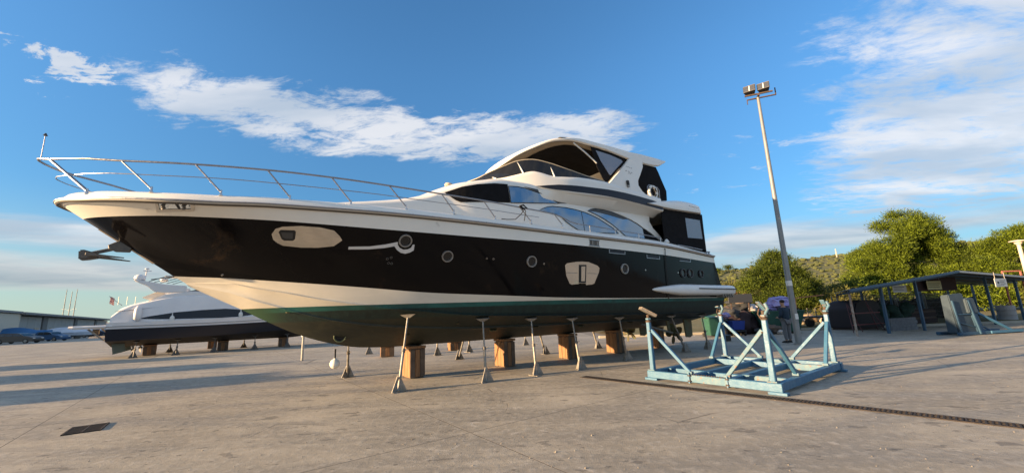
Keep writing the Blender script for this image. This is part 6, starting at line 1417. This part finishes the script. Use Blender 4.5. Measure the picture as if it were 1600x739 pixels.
car('small dark car parked farther back right of the blue hatchback', (-86, 80.5, 0), R(10), 4.1, 1.40, mat('black car paint', (.015, .016, .02), .3))
car('dark blue car partly behind the swim platform of the far yacht', (-83.0, 81.5, 0), R(4), 4.2, 1.35, mat('navy car paint', (.015, .025, .05), .3), False)
def covered_boat(label, loc, rz, L, H, m1, m2):
    b = thing('covered_boat', label, 'boat', loc, rz, 'covered boats before the warehouse'); rows = []; rows2 = []
    for i in range(15):
        u = i/14; w = 1.3*(1-max(0, (u-.4)/.6)**2.2)+.02; x = -L/2+L*u
        rows.append([(x, -w, H*.55), (x, -w*.9, H*.3), (x, 0, H*.12+.4*u**3), (x, w*.9, H*.3), (x, w, H*.55)])
        pk = H*(.75+.25*math.sin(math.pi*min(1, u*1.2+.1))); rows2.append([(x, -w-.03, H*.52), (x, -w*.8, H*.62), (x, -.02, pk), (x, w*.8, H*.62), (x, w+.03, H*.52)])
    MB().grid(rows).build('hull', m2, b, smooth=50); MB().grid(rows2).build('cover', m1, b, smooth=60)
    for x in (-L*.3, L*.15): MB().box(x-.15, x+.15, -.5, .5, 0, H*.25).build('trestle', DARKM, b)
    return b
BC = mat('blue boat cover', (.03, .14, .33), .8); WC = mat('pale boat cover', (.55, .60, .66), .8, c2=(.42, .48, .56), nscale=.8)
covered_boat('boat with bright blue cover behind the dark brown estate car', (-83, 68.5, 0), R(8), 8.5, 2.3, BC, WC)
covered_boat('boat under a pale cover behind the blue hatchback', (-80.5, 73.5, 0), R(10), 7.5, 2.1, WC, WC)
covered_boat('pale covered boat near the left end of the warehouse', (-93.5, 72.0, 0), R(12), 7.0, 3.0, WC, WC)
covered_boat('small white covered boat near the second dark warehouse bay', (-92, 88, 0), R(8), 7.5, 2.0, WC, WC)
covered_boat('low pale boat right of the parked cars, near the far yacht platform', (-81, 86, 0), R(3), 7.0, 1.9, WC, WC)
wd = (Vector((-151.21, 148, 0)) - Vector((-92.42, 75, 0))).normalized(); wa = math.atan2(wd.y, wd.x)
wh = thing('warehouse', 'long low pale warehouse with overhanging roof, far left', 'warehouse', (-92.42, 75, 0), wa)
GW = mat('pale grey cladding', (.40, .39, .37), .8, c2=(.34, .335, .32), nscale=.4); WW = mat('cream end wall', (.60, .53, .42), .9)  # sunlit look of the end wall is put into its brighter cream
MB().box(-1.5, 112, .6, 26, 0, 4.55).build('main_wall', GW, wh)
MB().box(-26, -1.6, -.6, 25, 0, 4.75).build('end_block', WW, wh)
MB().box(-2.2, 113, -1.3, 26.5, 4.72, 5.12).build('roof', mat('grey roof edge', (.26, .25, .24), .8), wh, bevel=.03); MB().box(-26.5, -2.3, -1.0, 26, 4.85, 5.2).build('roof', mat('grey roof edge'), wh)
BAYD = mat('shaded bay', (.17, .165, .16), .9)  # shade of the recessed bays is painted as this darker grey
for a_, b_ in ((18.8, 22.6), (50.9, 54.3), (83, 86.8)): MB().box(a_, b_, .30, .597, 0, 4.7).build('bay_pier', BAYD, wh)
for k, (x0, x1) in enumerate(((-1.4, 18.7), (22.7, 50.8), (54.4, 82.9))):
    n = 4
    for j in range(n):
        a_ = x0+.15+(x1-x0-.3)*j/n; b_ = x0+.15+(x1-x0-.3)*(j+1)/n-.12; MB().box(a_, b_, .52, .598, .1, 4.5).build('wall_panel', GW, wh)
for x in (5.5, 8, 14.5, 16.2, 27, 30, 40, 44, 58, 62, 70): MB().box(x-.8, x+.8, .46, .515, 1.6, 2.25).build('window', mat('far window', (.05, .055, .06), .3), wh)
for k, (x, z) in enumerate(((-196.4, 19.0), (-193.9, 18.0), (-191.8, 18.9))):
    m_ = thing('sailboat_mast', ['leftmost of the three thin bare masts above the warehouse roof', 'middle, shortest of the three thin bare masts above the warehouse', 'rightmost of the three thin bare masts above the warehouse'][k], 'mast', (x, 175, 0), 0, 'bare masts behind the warehouse')
    MB().tube([(0, 0, 0), (0, 0, z)], .16, 8, r2=.10).build('mast', GALV, m_); MB().beam((-1.1, 0, z*.55), (1.1, 0, z*.55), .06, .06).build('spreader', GALV, m_); MB().tube([(0, .5, 1), (0, 0, z-.2)], .02, 4).build('stay', DARKM, m_)
